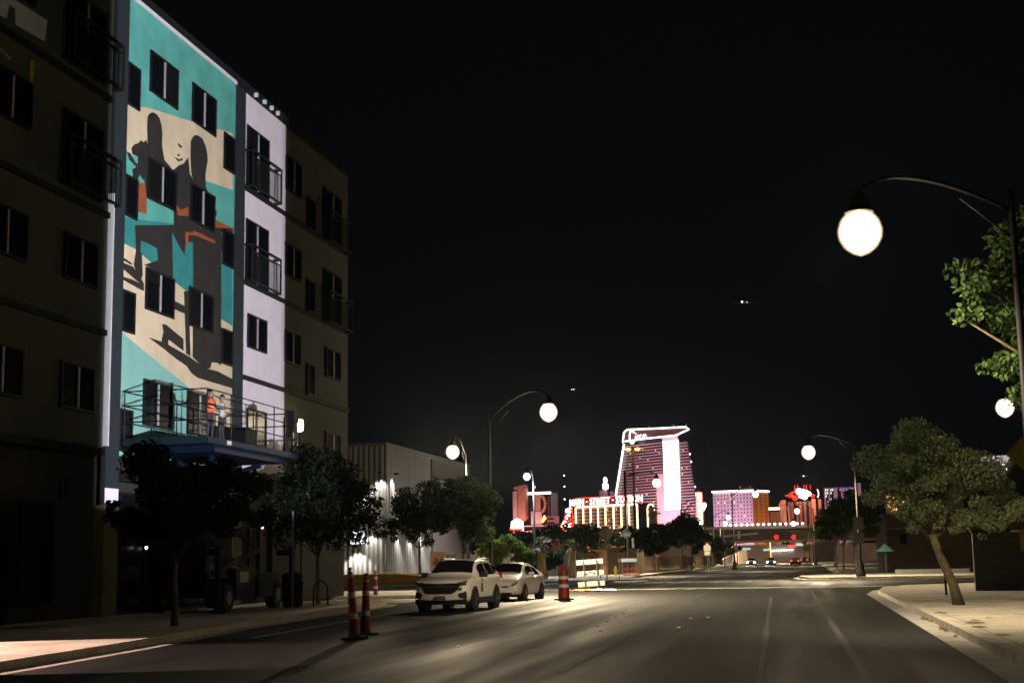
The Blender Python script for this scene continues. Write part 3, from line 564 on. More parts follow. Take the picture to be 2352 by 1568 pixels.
# ================================================================ CARS
def loft_car(name, label, loc, rz, st, wheels, glass, front, trim=True, paint='car_white'):
    """st: stations along the length (x, z bottom, belt, top, half width at belt, half width at roof)"""
    t = thing(name, label, 'car', loc, rz)
    xs = [s[0] for s in st]
    def S(x):
        for i in range(len(st)-1):
            if xs[i] <= x <= xs[i+1]:
                f = (x-xs[i])/(xs[i+1]-xs[i]); return [a+(b-a)*f for a, b in zip(st[i], st[i+1])]
        return list(st[-1])
    def sec(x):
        _, zb, be, tp, wb, wt = S(x); return [(0,zb),(wb*.8,zb),(wb*.96,zb+.06),(wb,zb+(be-zb)*.45),(wb*.985,be-.08),(wb*.955,be),(wt+(wb*.955-wt)*.35,be+(tp-be)*.62),(wt,tp-.045*(tp-be>.2)-.01),(wt*.86,tp),(wt*.5,tp+.018),(0,tp+.025)]
    body = MB(); n = 11; allx = []
    for i in range(len(xs)-1):
        k = max(1, int((xs[i+1]-xs[i])/.22)); allx += [xs[i]+(xs[i+1]-xs[i])*j/k for j in range(k)]
    allx.append(xs[-1]); vs = []
    for x in allx:
        p = sec(x); vs += [(-y, x, z) for y, z in p[::-1]] + [(y, x, z) for y, z in p[1:]]
    m = 2*n-1; fs = []
    for i in range(len(allx)-1):
        for j in range(m-1): fs.append((i*m+j,i*m+j+1,(i+1)*m+j+1,(i+1)*m+j))
    fs += [tuple(range(m)), tuple(range((len(allx)-1)*m, len(allx)*m))[::-1]]
    body.add(vs, fs); bo = body.build('body', M[paint], t, smooth=True)
    bo.modifiers.new('sub','SUBSURF').levels = 1; bo.modifiers['sub'].render_levels = 2
    def side(x, f, sgn, off=.012):
        _, zb, be, tp, wb, wt = S(x); return (sgn*(wb*.955+(wt-wb*.955)*f + off), x, be+(tp-.05-be)*f)
    # side glass
    for sgn in (-1, 1):
        for x0, x1, fa, fb in glass:
            g = MB(); k = 8; P = []
            for i in range(k+1):
                x = x0+(x1-x0)*i/k; P += [side(x,fa(x),sgn), side(x,fb(x),sgn)]
            g.add(P, [(2*i,2*i+2,2*i+3,2*i+1) for i in range(k)]); g.build('side_window', M['car_glass'], t)
    # windscreen
    xa, xb = front['ws']; g = MB(); P = []; k = 6
    for i in range(k+1):
        x = xa+(xb-xa)*i/k; _, zb, be, tp, wb, wt = S(x); h = wt*.95
        P += [(-h,x,tp-.01+.02),(-h*.5,x,tp+.05),(0,x,tp+.055),(h*.5,x,tp+.05),(h,x,tp-.01+.02)]
    g.add(P, [(i*5+j,i*5+j+1,(i+1)*5+j+1,(i+1)*5+j) for i in range(k) for j in range(4)]); g.build('windscreen', M['car_glass'], t, smooth=True)
    for x, rr in wheels:
        for sgn in (-1, 1):
            wb = S(x)[4]; yo = sgn*(wb+.012)
            ar = MB().cyl((yo-sgn*.25,x,rr),(yo,x,rr),rr+.075,n=28); ar.build('wheel_arch', M['car_black'], t)
            wh = MB().cyl((yo-sgn*.2,x,rr),(yo+sgn*.012,x,rr),rr,n=28).build('wheel', M['rubber'], t, bev=.02)
            ri = MB().cyl((yo+sgn*.012,x,rr),(yo+sgn*.018,x,rr),rr*.66,n=24).build('rim', M['car_black'], wh)
            sp = MB()
            for j in range(5):
                a = 2*PI*j/5; c, s_ = math.cos(a), math.sin(a); q = .05
                sp.add([(yo+sgn*.022,x+s_*q-c*0,rr-c*q*0+.0),(yo+sgn*.022,x+c*rr*.64-s_*.035,rr+s_*rr*.64+c*.035),(yo+sgn*.022,x+c*rr*.64+s_*.035,rr+s_*rr*.64-c*.035)], [(0,1,2)])
            sp.cyl((yo+sgn*.018,x,rr),(yo+sgn*.03,x,rr),.06,n=12); sp.build('spoke', M['rim'], wh)
    for sgn in (-1, 1):
        x = front['mirror']; _, zb, be, tp, wb, wt = S(x)
        mb = MB().box(sgn*(wb-.05)-.02,sgn*(wb-.05)+.02,x-.03,x+.03,be,be+.06); y0, y1 = sorted((sgn*(wb+.0),sgn*(wb+.22)))
        mb.box(y0,y1,x-.05,x+.07,be+.0,be+.17); mb.build('mirror', M[front['mirror_mat']], t, bev=.02)
    def nose(pts, name, mt, off=.0, parent=None, both=False):
        "a panel of the front end, given as (across, up) points and laid on the nose"
        for sgn in ((-1, 1) if both else (1,)):
            q = MB(); V_ = []
            for a, z in pts:
                a *= sgn; y = front['curve'](abs(a), z) - off; V_.append((a, y, z))
            for a, z in pts:
                a *= sgn; V_.append((a, front['curve'](abs(a), z) + .06, z))
            k = len(pts); q.add(V_, [tuple(range(k))] + [(i,(i+1)%k,k+(i+1)%k,k+i) for i in range(k)]); q.build(name, M[mt] if mt in M else E_[mt], parent or t)
    for args in front['panels']: nose(*args)
    return t, S
sub = lambda a, pts: pts
def suvcurve(a, z): return -.030 + .30*max(0, a-.45)**1.5 + .10*max(0, z-.85)
suv_st = [(0.0,.36,.74,.82,.66,.62),(.05,.30,.80,.92,.80,.74),(.22,.26,.92,1.00,.90,.82),(.8,.25,1.00,1.07,.92,.80),(1.22,.25,1.04,1.13,.92,.76),(1.60,.25,1.06,1.42,.92,.69),(1.98,.25,1.07,1.59,.92,.64),(2.5,.25,1.08,1.655,.92,.63),(3.4,.25,1.10,1.64,.92,.62),(4.1,.26,1.12,1.58,.91,.60),(4.35,.27,1.11,1.40,.90,.60),(4.58,.32,1.05,1.10,.86,.66),(4.66,.42,.90,.98,.74,.66)]
gl = [(1.72,2.62,lambda x: .10 if x > 1.9 else .10+.0*(1.9-x), lambda x: .86),(2.70,3.55,lambda x: .10,lambda x: .86),(3.62,4.05,lambda x: .14+.3*(x-3.62),lambda x: .84-.25*(x-3.62))]
P_ = [([(-.82,.93),(-.5,.90),(0,.885),(.5,.90),(.82,.93),(.86,.86),(.62,.80),(.50,.62),(.40,.58),(-.40,.58),(-.50,.62),(-.62,.80),(-.86,.86)],'grille','car_black',.012),
      ([(.56,.92),(.72,.945),(.87,.985),(.88,.94),(.80,.87),(.60,.84)],'headlight','lens',.03,None,True),
      ([(.60,.88),(.66,.885),(.66,.86),(.60,.855)],'headlight','chrome',.05,None,True),
      ([(.60,.56),(.84,.64),(.86,.42),(.66,.44)],'fog_lamp_recess','car_black',.012,None,True),
      ([(-.86,.40),(-.3,.36),(.3,.36),(.86,.40),(.84,.22),(-.84,.22)],'bumper_skirt','car_black',.02),
      ([(-.16,.50),(.16,.50),(.16,.35),(-.16,.35)],'number_plate','plate',.04),
      ([(-.5,.80),(.5,.80),(.5,.785),(-.5,.785)],'grille_bar','grey_metal',.02), ([(-.07,.79),(.07,.79),(.05,.75),(-.05,.75)],'badge','chrome',.03)]
SUVP = (-11.55,45.2,0); 
suv, S_ = loft_car('parked_suv', 'beige-lit white SUV with black grille parked at the kerb, number 4734 on its bumper', SUVP, R(-2.5), suv_st, [(.88,.36),(3.62,.36)], gl, dict(ws=(1.30,1.94), mirror=1.62, mirror_mat='car_black', curve=suvcurve, panels=P_))
text_mb('4734', .125, lambda a, b, c: (.60+a*.95, suvcurve(.60+a*.95,.7)-.028-c, .72+b), .004, .007).build('fleet_number', M['car_black'], suv)
q = MB()
for sgn in (-1,1): q.box(sgn*.925-.012,sgn*.925+.012,1.32,3.18,.22,.42)
q.build('sill_cladding', M['car_black'], suv)
q = MB()
for sgn in (-1,1): q.tube([(sgn*.60,2.0,1.62),(sgn*.60,2.4,1.68),(sgn*.60,3.6,1.68),(sgn*.59,4.0,1.61)], .016, 6)
q.build('roof_rail', M['chrome'], suv)
q = MB().add([(.944,1.55,.62),(.944,1.78,.60),(.944,1.80,.86),(.944,1.70,.92),(.944,1.60,.84)], [(0,1,2,3,4)]); q.build('door_emblem', M['grey_plate'] if 'grey_plate' in M else M['plate'], suv)
for sgn in (-1,1): MB().box(sgn*.80-.07,sgn*.80+.07,4.5,4.62,.98,1.2).build('tail_light', M['redlens'], suv)
for sgn in (-1,1):
    for x in (2.5,3.4): MB().box(sgn*.935-.012,sgn*.935+.012,x,x+.16,.93,.955).build('door_handle', M['car_white'], suv)
def pcurve(a, z): return -.020 + .42*max(0, a-.32)**1.5 + .25*max(0, z-.62)
pr_st = [(0.0,.30,.56,.62,.60,.52),(.06,.24,.62,.72,.76,.66),(.3,.20,.78,.85,.84,.72),(.75,.19,.90,.99,.86,.72),(1.0,.19,.93,1.06,.865,.70),(1.5,.19,.95,1.32,.87,.62),(1.85,.19,.96,1.445,.87,.57),(2.3,.19,.97,1.49,.87,.55),(3.0,.19,.98,1.46,.87,.54),(3.6,.20,1.0,1.36,.86,.53),(4.15,.22,1.02,1.20,.84,.56),(4.38,.30,.98,1.06,.80,.60),(4.45,.38,.80,.90,.70,.60)]
gl2 = [(1.45,1.62,lambda x: .08,lambda x: .80),(1.68,2.55,lambda x: .08,lambda x: .86),(2.62,3.45,lambda x: .08,lambda x: .86-.12*(x-2.62))]
P2 = [([(-.42,.60),(.42,.60),(.42,.545),(-.42,.545)],'grille','car_black',.012), ([(-.5,.34),(.5,.34),(.54,.29),(.5,.24),(-.5,.24),(-.54,.29)],'lower_grille','car_black',.012),
      ([(.50,.60),(.60,.72),(.72,.79),(.78,.78),(.72,.64),(.62,.58)],'headlight','lens',.03,None,True), ([(-.80,.22),(.80,.22),(.78,.16),(-.78,.16)],'lip','car_black',.012), ([(-.15,.44),(.15,.44),(.15,.36),(-.15,.36)],'number_plate','car_white',.03), ([(.66,.38),(.71,.38),(.71,.33),(.66,.33)],'fog_lamp','chrome',.03,None,True)]
pri, S2 = loft_car('parked_hatchback', 'rounded white hatchback parked close behind the SUV', (-12.0,56.2,0), R(-4), pr_st, [(.92,.31),(3.62,.31)], gl2, dict(ws=(1.06,1.82), mirror=1.5, mirror_mat='car_white', curve=pcurve, panels=P2))
for sgn in (-1,1): MB().box(sgn*.78-.05,sgn*.78+.05,4.2,4.36,.9,1.1).build('tail_light', M['redlens'], pri)
# far cars on the street
def far_car(name, label, loc, rz, rear, lit):
    st = [(0,.3,.6,.7,.7,.6),(.1,.25,.75,.85,.82,.72),(1.1,.2,.9,1.0,.86,.7),(1.8,.2,.92,1.4,.86,.6),(3.2,.2,.95,1.42,.86,.58),(3.9,.22,.95,1.05,.84,.62),(4.4,.3,.85,.95,.76,.62)]
    t, S = loft_car(name, label, loc, rz, st, [(.9,.32),(3.5,.32)], [(1.6,3.3,lambda x: .1,lambda x: .85)], dict(ws=(1.2,1.75), mirror=1.6, mirror_mat='car_black', curve=lambda a, z: -.02+.3*max(0,a-.4)**1.5, panels=[([(-.4,.6),(.4,.6),(.4,.45),(-.4,.45)],'grille','car_black',.01)]), paint='plate')
    for s in (-1,1):
        MB().box(s*.62-.13,s*.62+.13,-.05,.06,.58,.72).build('headlight', E_['head'] if not rear and lit else M['lens'], t)
        if lit and not rear: lamp('SPOT','headlight_beam',(loc[0]+s*.62,loc[1]-.12,.65),700,(1.0,.9,.75),t,.08,(loc[0]+s*.62,loc[1]-40,.2),70,.6)
        MB().box(s*.62-.13,s*.62+.13,4.34,4.44,.72,.90).build('tail_light', E_['tail'] if rear and lit else M['redlens'], t)
    return t
far_car('oncoming_car', 'oncoming car with glaring headlights in the left lane', (-9.6,262,0), 0, False, True)
far_car('oncoming_car', 'oncoming car with glaring headlights nearer the middle of the street', (-6.2,266,0), 0, False, True)
far_car('driving_away_car', 'dark car showing red tail lights, nearer of the two', (-1.9,270,0), PI, True, True).rotation_euler = (0,0,PI)
far_car('driving_away_car', 'dark car showing red tail lights just before the bridge', (-.3,318,0), PI, True, True)

# ================================================================ ROADWORK THINGS
def delineator(label, loc, tilt, h=1.32):
    t = thing('delineator_post', label, 'traffic post', loc); t.rotation_euler = tilt
    MB().lathe([(.30,0),(.30,.05),(.14,.07),(.13,.10),(.001,.10)], (0,0,0), 8).build('rubber_base', M['rubber'], t)
    p = MB(); zs = [(.08,.10,0),(.44,.085,1),(.56,.08,0),(.86,.07,1),(.99,.068,0),(h-.06,.055,2)]
    prof = [(.115,.08),(.095,.42),(.095,.42),(.09,.54),(.085,.86),(.08,.98),(.062,h-.08)]
    for (r0,z0),(r1,z1),m in (((.11,.08),(.095,.42),0),((.097,.42),(.093,.53),1),((.092,.53),(.083,.86),0),((.085,.86),(.081,.97),1),((.080,.97),(.064,h-.12),0),((.066,h-.12),(.064,h-.07),1),((.06,h-.07),(.045,h-.02),0)):
        p.lathe([(r0,z0),(r1,z1)], (0,0,0), 16, m)
    p.lathe([(.045,h-.02),(.02,h),(.05,h+.03),(.04,h+.07),(.001,h+.075)], (0,0,0), 12, 0)
    p.build('tube', [M['cone_red'], M['cone_white']], t, smooth=True); return t
delineator('red and white delineator post leaning slightly, nearest the camera at the kerb', (-9.35,29.3,0), (R(1),R(-4),0), 1.42)
delineator('upright red and white delineator post just right of the leaning one', (-9.65,31.0,0), (0,R(1),0), 1.28)
delineator('red and white delineator post in the driveway left of the SUV', (-19.6,64.6,0), (0,0,0), 1.2)
dr = thing('traffic_drum', 'fat red traffic drum with two white bands on a black base', 'traffic drum', (-9.5,57,0))
MB().lathe([(.40,0),(.40,.06),(.24,.09),(.001,.09)], (0,0,0), 8).build('rubber_base', M['rubber'], dr)
p = MB()
for r0, z0, r1, z1, m in ((.23,.08,.215,.50,0),(.217,.50,.212,.62,1),(.211,.62,.205,.82,0),(.207,.82,.203,.94,1),(.202,.94,.19,1.16,0),(.19,1.16,.001,1.17,0)): p.lathe([(r0,z0),(r1,z1)], (0,0,0), 20, m)
for a, b in ((-.12,.05),(.1,.08),(.02,-.12),(-.02,.1)): p.lathe([(.055,0),(.045,.12),(.02,.17),(.05,.2),(.001,.26)], (a,b,1.15), 10, 0)
p.build('drum', [M['cone_red'], M['cone_white']], dr, smooth=True)
bc = thing('road_barricade', 'three-board white road barricade weighted with bags at the crossing', 'barricade', (-10.65,72.6,0), R(10)); bc.rotation_euler = (0,R(-3.5),R(8))
for z in (.36,.90,1.46): MB().box(-.68,.68,.03,.055,z-.12,z+.12).build('board', M['board'], bc, bev=.006)
for x in (-.32,.34):
    MB().box(x-.022,x+.022,-.022,.028,.05,1.66).build('upright', M['grey_metal'], bc); MB().box(x-.03,x+.03,-.6,.6,0,.06).build('foot', M['grey_metal'], bc)
q = MB()
for x, z, w_ in ((-.02,.955,.07),(.0,.945,.05),(-.2,.88,.06),(.18,.885,.08)): q.box(x-w_,x+w_,.024,.03,z-.014,z+.014)
q.build('board_print', M['car_black'], bc)
def bag(label, loc, rz, mt, s=1.0):
    b = MB(); n, m = 14, 8
    vs = []
    for i in range(m+1):
        a = PI*i/m
        for j in range(n):
            t = 2*PI*j/n; rr = math.sin(a)*(1+.18*math.sin(3*t+1.3)+.1*math.sin(5*t)); z = max(-.25, math.cos(a))*.5 + .12*math.sin(2*t)*math.sin(a)
            vs.append((.30*s*rr*math.cos(t)*1.25, .17*s*rr*math.sin(t), .11*s*(z+.25)*1.4))
    b.add(vs, [(i*n+j,i*n+(j+1)%n,(i+1)*n+(j+1)%n,(i+1)*n+j) for i in range(m) for j in range(n)])
    o = b.build('sand_bag', M[mt], smooth=True); o.location = loc; o.rotation_euler = (0,0,rz); return tag(o, label, 'sand bag', 'bags weighing down the barricade')
bag('orange sand bag slumped left of the barricade', (-11.25,72.1,.0), .2, 'bag_orange'); bag('orange sand bag between the barricade feet', (-10.6,72.0,.0), -.2, 'bag_orange',1.1)
bag('white sand bag leaning on the right barricade foot', (-10.28,72.1,.0), .7, 'bag_white',1.1); bag('white sand bag lying right of the barricade', (-9.75,72.1,.0), .0, 'bag_white')
b2 = thing('road_barricade', 'small white-topped barricade with orange bags on the far pavement', 'barricade', (-15.4,128,.14))
MB().box(-.7,.7,-.03,.03,1.2,1.5).build('board', M['board'], b2)
for x in (-.62,.62): MB().box(x-.03,x+.03,-.06,.06,0,1.2).build('upright', M['grey_metal'], b2)
MB().box(-.6,.6,-.02,.02,.5,.7).build('board', M['cone_red'], b2)
bag('orange sand bag heaped under the far barricade', (-15.2,127.7,.14), .1, 'bag_orange', 2.0)
tp = MB(); pts = []
for i in range(40):
    f = i/39; x = -19.6+(4.6)*f; y = 64.6+2.8*f; z = 1.15 - .18*math.sin(PI*f) + .02*math.sin(9*f)
    pts.append((x,y,z))
for i in range(39):
    a, b = pts[i], pts[i+1]; tp.add([a,b,(b[0],b[1]+.002,b[2]+.06),(a[0],a[1]+.002,a[2]+.06)], [(0,1,2,3)])
tag(tp.build('caution_tape', M['tape']), 'sagging yellow caution tape strung from the driveway post', 'tape')
ps = thing('tape_post', 'thin dark stake holding the caution tape behind the SUV', 'post', (-15.0,67.4,.14)); MB().cyl((0,0,0),(0,0,1.2),.025).build('stake', M['grey_metal'], ps)

# ================================================================ STREET LAMPS
def street_lamp(label, base, top, globe, power, col='lampw', rad=.48, lit=(1.0,.80,.52), spot=152, blend=.5, wide=.11, arm=True, aim=None, suv_fill=None, glow=.34, group='street lamps along the road'):
    bx, by = base; t = thing('street_lamp', label, 'street lamp', (bx,by,.14), 0, group)
    MB().lathe([(.33,0),(.33,.22),(.27,.30),(.24,.75),(.17,.9),(wide,1.1),(wide*.62,top),(.001,top)], (bx,by,.14), 14).build('pole', M['black_metal'], t, True, True)
    gx, gy, gz = globe; d = Vector((gx-bx, gy-by, 0))
    if arm:
        P = []
        for i in range(13):
            f = i/12; P.append((bx+d.x*f, by+d.y*f, top-.35 + (gz+rad*2.3-top+.35)*math.sin(min(1,f*1.25)*PI/2) - .25*max(0,(f-.75)/.25)**2))
        P.append((gx,gy,gz+rad*1.75))
        a = MB().tube(P, [.055]*9+[.045]*5, 8); a.tube([(bx,by,top-1.0),(bx+d.x*.33,by+d.y*.33,top+.02)], .022, 6); a.build('arm', M['black_metal'], t, True, True)
    k = rad/.4
    h = MB().lathe([(.05*k,.74*k),(.10*k,.70*k),(.15*k,.55*k),(.24*k,.40*k),(.25*k,.33*k)], globe, 18).build('hood', M['black_metal'], t, True, True)
    g = MB().lathe([(.001,.385*k),(.24*k,.33*k),(.35*k,.19*k),(.40*k,.02*k),(.385*k,-.13*k),(.30*k,-.29*k),(.15*k,-.41*k),(.001,-.45*k)], globe, 24).build('globe', E_[col], t, True, True)
    if power: lamp('SPOT','street_lamp_light',(gx,gy,gz-.52*k),power*5,lit,t,.2,aim or (gx,gy,0),spot,blend); lamp('POINT','street_lamp_glow',(gx,gy,gz-.05*k),power*glow,lit,t,.14)
    if suv_fill: lamp('SPOT','suv_fill_beam',(gx-.1,gy+.1,gz-.52*k),suv_fill[1],lit,t,.2,suv_fill[0],suv_fill[2],.7)   # added beam that brightens the parked SUV
    return t
street_lamp('nearest street lamp, biggest glare, its arm reaching left over the road', (4.93,33), 9.5, (1.58,33,8.9), 980, rad=.53, spot=122, blend=.75, glow=.75, aim=(4.8,34.5,0), suv_fill=((-9.3,50,.5),9500,33))
street_lamp('unseen street lamp added behind the camera to light the yellow sign', (4.6,-6), 9.5, (1.4,-6,8.9), 60, rad=.42, aim=(4.4,20,3.0), spot=40, glow=.03)  # unseen lamp, put in to light the sign's face
street_lamp('street lamp on a tall pole behind the hatchback, arm reaching right', (-15.5,71), 9.1, (-12.41,71,9.0), 5200, spot=124, blend=.6, glow=.22, aim=(-8,68,0))
street_lamp('street lamp with its arm reaching left, half hidden by the pavement tree', (-19.98,85), 8.2, (-20.86,85,8.25), 2600, spot=116, aim=(-17.5,78,0), rad=.44)
street_lamp('street lamp shining through the leaves beside the yellow diamond sign', (12.6,72), 9.0, (9.77,72,8.48), 300, rad=.46)
street_lamp('small cold-white street lamp left of the dark hotel pole', (-22.4,120), 9.0, (-22.97,120,8.7), 1500, 'lampc', .34, (.9,.95,1.0))
street_lamp('street lamp on the right corner with two plates on its pole', (3.6,100), 9.3, (.54,100,8.6), 3600, rad=.50)
street_lamp('street lamp with thick black pole in front of the curved tower', (-17.0,140), 10.0, (-13.9,140,8.9), 2500, rad=.46, wide=.2)
for lab, X, Y, gx, gz, rad in (('far street lamp left of the pink hotel slab',-16.6,200,-13.4,8.8,.40), ('far street lamp glowing over the dark trees before the pink hotel',-18.6,230,-15.7,9.4,.5), ('far street lamp glowing on the orange side of the hotel',-8.2,172,-5.45,8.9,.40), ('far street lamp glowing in front of the brown casino',1.6,240,-1.0,8.9,.5),
                   ('far street lamp glowing low before the pink hotel',-16.6,270,-13.7,9.0,.5), ('paired far street lamp glowing lower before the pink hotel',-17.0,300,-15.9,8.6,.5), ('far street lamp glowing at the right end of the bridge rail',.9,330,-2.3,8.9,.6)):
    street_lamp(lab, (X,Y), 9.2, (gx,Y,gz), 1500, rad=rad)
def tmast(label, x, y, h, s, m, rz=0):
    t = thing('mast_light', label, 'mast light', (x,y,0)); MB().cyl((0,0,0),(0,0,h),.28*s,.14*s,8).build('pole', M['grey_metal'], t)
    MB().box(-1.1*s,1.1*s,-.1*s,.1*s,h-.05,h+.15*s).build('crossbar', M['grey_metal'], t)
    for k in (-1,1): MB().lathe([(.001,.25*s),(.5*s,.12*s),(.55*s,0),(.4*s,-.2*s),(.001,-.3*s)], (k*.85*s,0,h), 12).build('floodlight', E_[m], t, smooth=True)
    lamp('POINT','mast_light_glow',(x,y,h-1.2*s),900*s,(1.0,.4,.15),t,.3)
tmast('tall mast with an orange T of floodlights before the curved tower', -34.6,300,24.5,1.15,'orangel')
tmast('tall mast with a red-orange T of floodlights above the willowy tree', 13.4,150,13.2,.55,'orangel')

# ================================================================ TREES
def leaves(mb_pts, size, n, spread, seed, droop=0.0, aspect=1.7):
    "leaf quads gathered into clumps: mb_pts are clump centres with a radius"
    rng = np.random.default_rng(seed); P = np.array([p[:3] for p in mb_pts]); rad = np.array([p[3] for p in mb_pts])
    w = rad**2; idx = rng.choice(len(P), n, p=w/w.sum()); off = rng.normal(size=(n,3)); off /= np.linalg.norm(off,axis=1)[:,None]; off *= (rng.random(n)**.45*rad[idx])[:,None]; off[:,2] *= .72
    c = P[idx] + off; a = rng.normal(size=(n,3)); a[:,2] -= droop; a /= np.linalg.norm(a,axis=1)[:,None]
    b = np.cross(a, rng.normal(size=(n,3))); b /= np.linalg.norm(b,axis=1)[:,None]; s = size*rng.uniform(.6,1.4,n)[:,None]
    a = a*s*aspect*.5; b = b*s*.5
    v = np.stack([c-a, c+b*.9-a*.1, c+a, c-b*.9-a*.1],1).reshape(-1,3); return v
def leafmesh(name, v, mt, parent):
    n = len(v)//4; me = bpy.data.meshes.new(name); me.vertices.add(len(v)); me.vertices.foreach_set('co', v.astype(np.float32).ravel())
    me.loops.add(len(v)); me.loops.foreach_set('vertex_index', np.arange(len(v),dtype=np.int32)); me.polygons.add(n)
    me.polygons.foreach_set('loop_start', np.arange(0,len(v),4,dtype=np.int32)); me.polygons.foreach_set('loop_total', np.full(n,4,dtype=np.int32))
    me.materials.append(mt); me.update(); me.validate(); o = bpy.data.objects.new(name, me); COL.objects.link(o); o.parent = parent; return o
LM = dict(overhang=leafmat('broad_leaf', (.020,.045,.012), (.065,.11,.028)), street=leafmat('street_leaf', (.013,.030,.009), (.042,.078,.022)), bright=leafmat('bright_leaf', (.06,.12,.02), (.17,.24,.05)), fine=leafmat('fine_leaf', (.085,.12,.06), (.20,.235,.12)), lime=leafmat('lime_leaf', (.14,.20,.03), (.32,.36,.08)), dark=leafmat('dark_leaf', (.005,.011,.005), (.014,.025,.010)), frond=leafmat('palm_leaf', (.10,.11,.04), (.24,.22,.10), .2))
def tree(label, base, crown, n, size, lm='street', trunk_top=None, tr=.11, lean=(0,0), clumps=26, seed=1, name='tree', cat='tree', group=None, bark='bark', droop=0, cr=.42, nb=10):
    """crown: list of ellipsoids (dx, dy, z, rx, ry, rz) relative to the base"""
    bx, by = base; t = thing(name, label, cat, (bx,by,.1), 0, group); rng = np.random.default_rng(seed); pts = []
    tot = sum(c[3]*c[5] for c in crown)
    for c in crown:
        k = max(3, int(clumps*c[3]*c[5]/tot))
        for _ in range(k):
            d = rng.normal(size=3); d /= np.linalg.norm(d); f = rng.uniform(.35,.95); rr = min(c[3],c[5])*cr*rng.uniform(.6,1.3)
            pts.append((c[0]+d[0]*c[3]*f, c[1]+d[1]*c[4]*f, c[2]+d[2]*c[5]*f, rr))
    leafmesh('crown', leaves(pts, size, n, 1, seed, droop), LM[lm], t)
    tz = trunk_top or min(c[2]-c[5]*.5 for c in crown); w = MB(); L_ = Vector((lean[0], lean[1], tz))
    P = [Vector((0,0,-.05)), Vector((lean[0]*.25+.02,lean[1]*.2,tz*.3)), Vector((lean[0]*.62-.02,lean[1]*.6,tz*.66)), L_]
    w.tube(P, [tr*1.35,tr*1.05,tr*.9,tr*.75], 9)
    for p in [pts[i] for i in rng.choice(len(pts), min(nb,len(pts)), replace=False)]:
        q = Vector(p[:3]); mid = L_.lerp(q,.5) + Vector((0,0,.12*(q-L_).length)); w.tube([L_-Vector((0,0,.15)), mid, q], [tr*.5,tr*.3,tr*.1], 6)
    w.build('trunk', M[bark], t, smooth=True); return t
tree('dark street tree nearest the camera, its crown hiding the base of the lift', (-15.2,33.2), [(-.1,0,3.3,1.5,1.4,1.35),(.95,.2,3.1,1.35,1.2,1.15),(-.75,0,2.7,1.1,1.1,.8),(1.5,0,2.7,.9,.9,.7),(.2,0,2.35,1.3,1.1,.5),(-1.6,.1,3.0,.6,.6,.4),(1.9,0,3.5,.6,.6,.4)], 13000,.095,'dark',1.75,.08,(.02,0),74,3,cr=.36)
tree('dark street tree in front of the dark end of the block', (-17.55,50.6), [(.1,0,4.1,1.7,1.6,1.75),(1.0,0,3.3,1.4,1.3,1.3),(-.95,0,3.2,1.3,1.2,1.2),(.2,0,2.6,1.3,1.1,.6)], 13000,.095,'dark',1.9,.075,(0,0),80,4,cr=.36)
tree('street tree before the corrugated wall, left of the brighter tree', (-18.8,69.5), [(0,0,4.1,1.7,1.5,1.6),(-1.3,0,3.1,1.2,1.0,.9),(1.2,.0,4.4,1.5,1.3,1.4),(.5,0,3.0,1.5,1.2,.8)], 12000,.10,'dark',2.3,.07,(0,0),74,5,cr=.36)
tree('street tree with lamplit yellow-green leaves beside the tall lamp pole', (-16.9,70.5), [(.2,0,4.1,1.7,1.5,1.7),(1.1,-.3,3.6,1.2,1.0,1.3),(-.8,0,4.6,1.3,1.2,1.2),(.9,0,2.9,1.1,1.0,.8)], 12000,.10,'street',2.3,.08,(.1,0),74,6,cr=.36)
tree('overhanging broad-leaved tree at the right edge, lit by the nearest lamp', (6.6,34.6), [(-1.9,-.5,7.75,1.2,1.0,.50),(-2.0,-.3,6.95,.95,1.0,.42),(-1.0,0,8.7,.9,1.0,.8),(-1.75,.0,5.75,.85,1.0,.40),(-1.6,-.2,6.35,.6,.8,.3),(-1.1,.1,7.2,.8,1.0,1.2),(.3,0,8.8,1.2,1.3,1.0),(-1.2,.2,5.0,.6,1.0,.5)], 26000,.09,'overhang',4.2,.13,(-.2,0),190,8,cr=.75)
tree('leaning willowy tree with fine grey-green foliage on the right pavement', (4.15,42.2), [(-.9,0,4.15,1.6,1.5,1.15),(.3,0,3.45,1.5,1.5,.95),(-1.5,.2,3.1,.8,1.0,.8),(1.4,0,2.65,1.3,1.3,.75),(-.1,-.3,2.45,1.5,1.2,.55),(.9,-.2,2.2,1.1,1.1,.45),(-.6,-.6,2.3,1.0,.7,.45)], 36000,.05,'fine',2.0,.13,(-.62,0),86,9,droop=.8,cr=.5,nb=3)
# row on the right side beyond the crossing
for i, (x, y, s, lab) in enumerate(((3.9,118,1.05,'rounded dark tree just left of the corner lamp pole'),(4.4,131,1.15,'rounded green tree behind the corner lamp pole'),(3.6,146,1.2,'rounded green tree, middle of the row toward the bridge'),(3.4,165,1.15,'rounded tree with a lamplit top beside the yellow signs'),(3.6,190,1.2,'rounded tree next to the bridge on the right'))):
    tree(lab, (x,y), [(0,0,4.6*s,1.9*s,1.9*s,1.6*s),(-.9*s,0,3.7*s,1.2*s,1.2*s,1.0*s),(.9*s,0,3.9*s,1.3*s,1.3*s,1.1*s)], 5200,.17,'street' if i != 3 else 'bright',2.4,.10,(.1*(-1)**i,0),24,20+i,group='trees along the right pavement',bark='bark_pale')
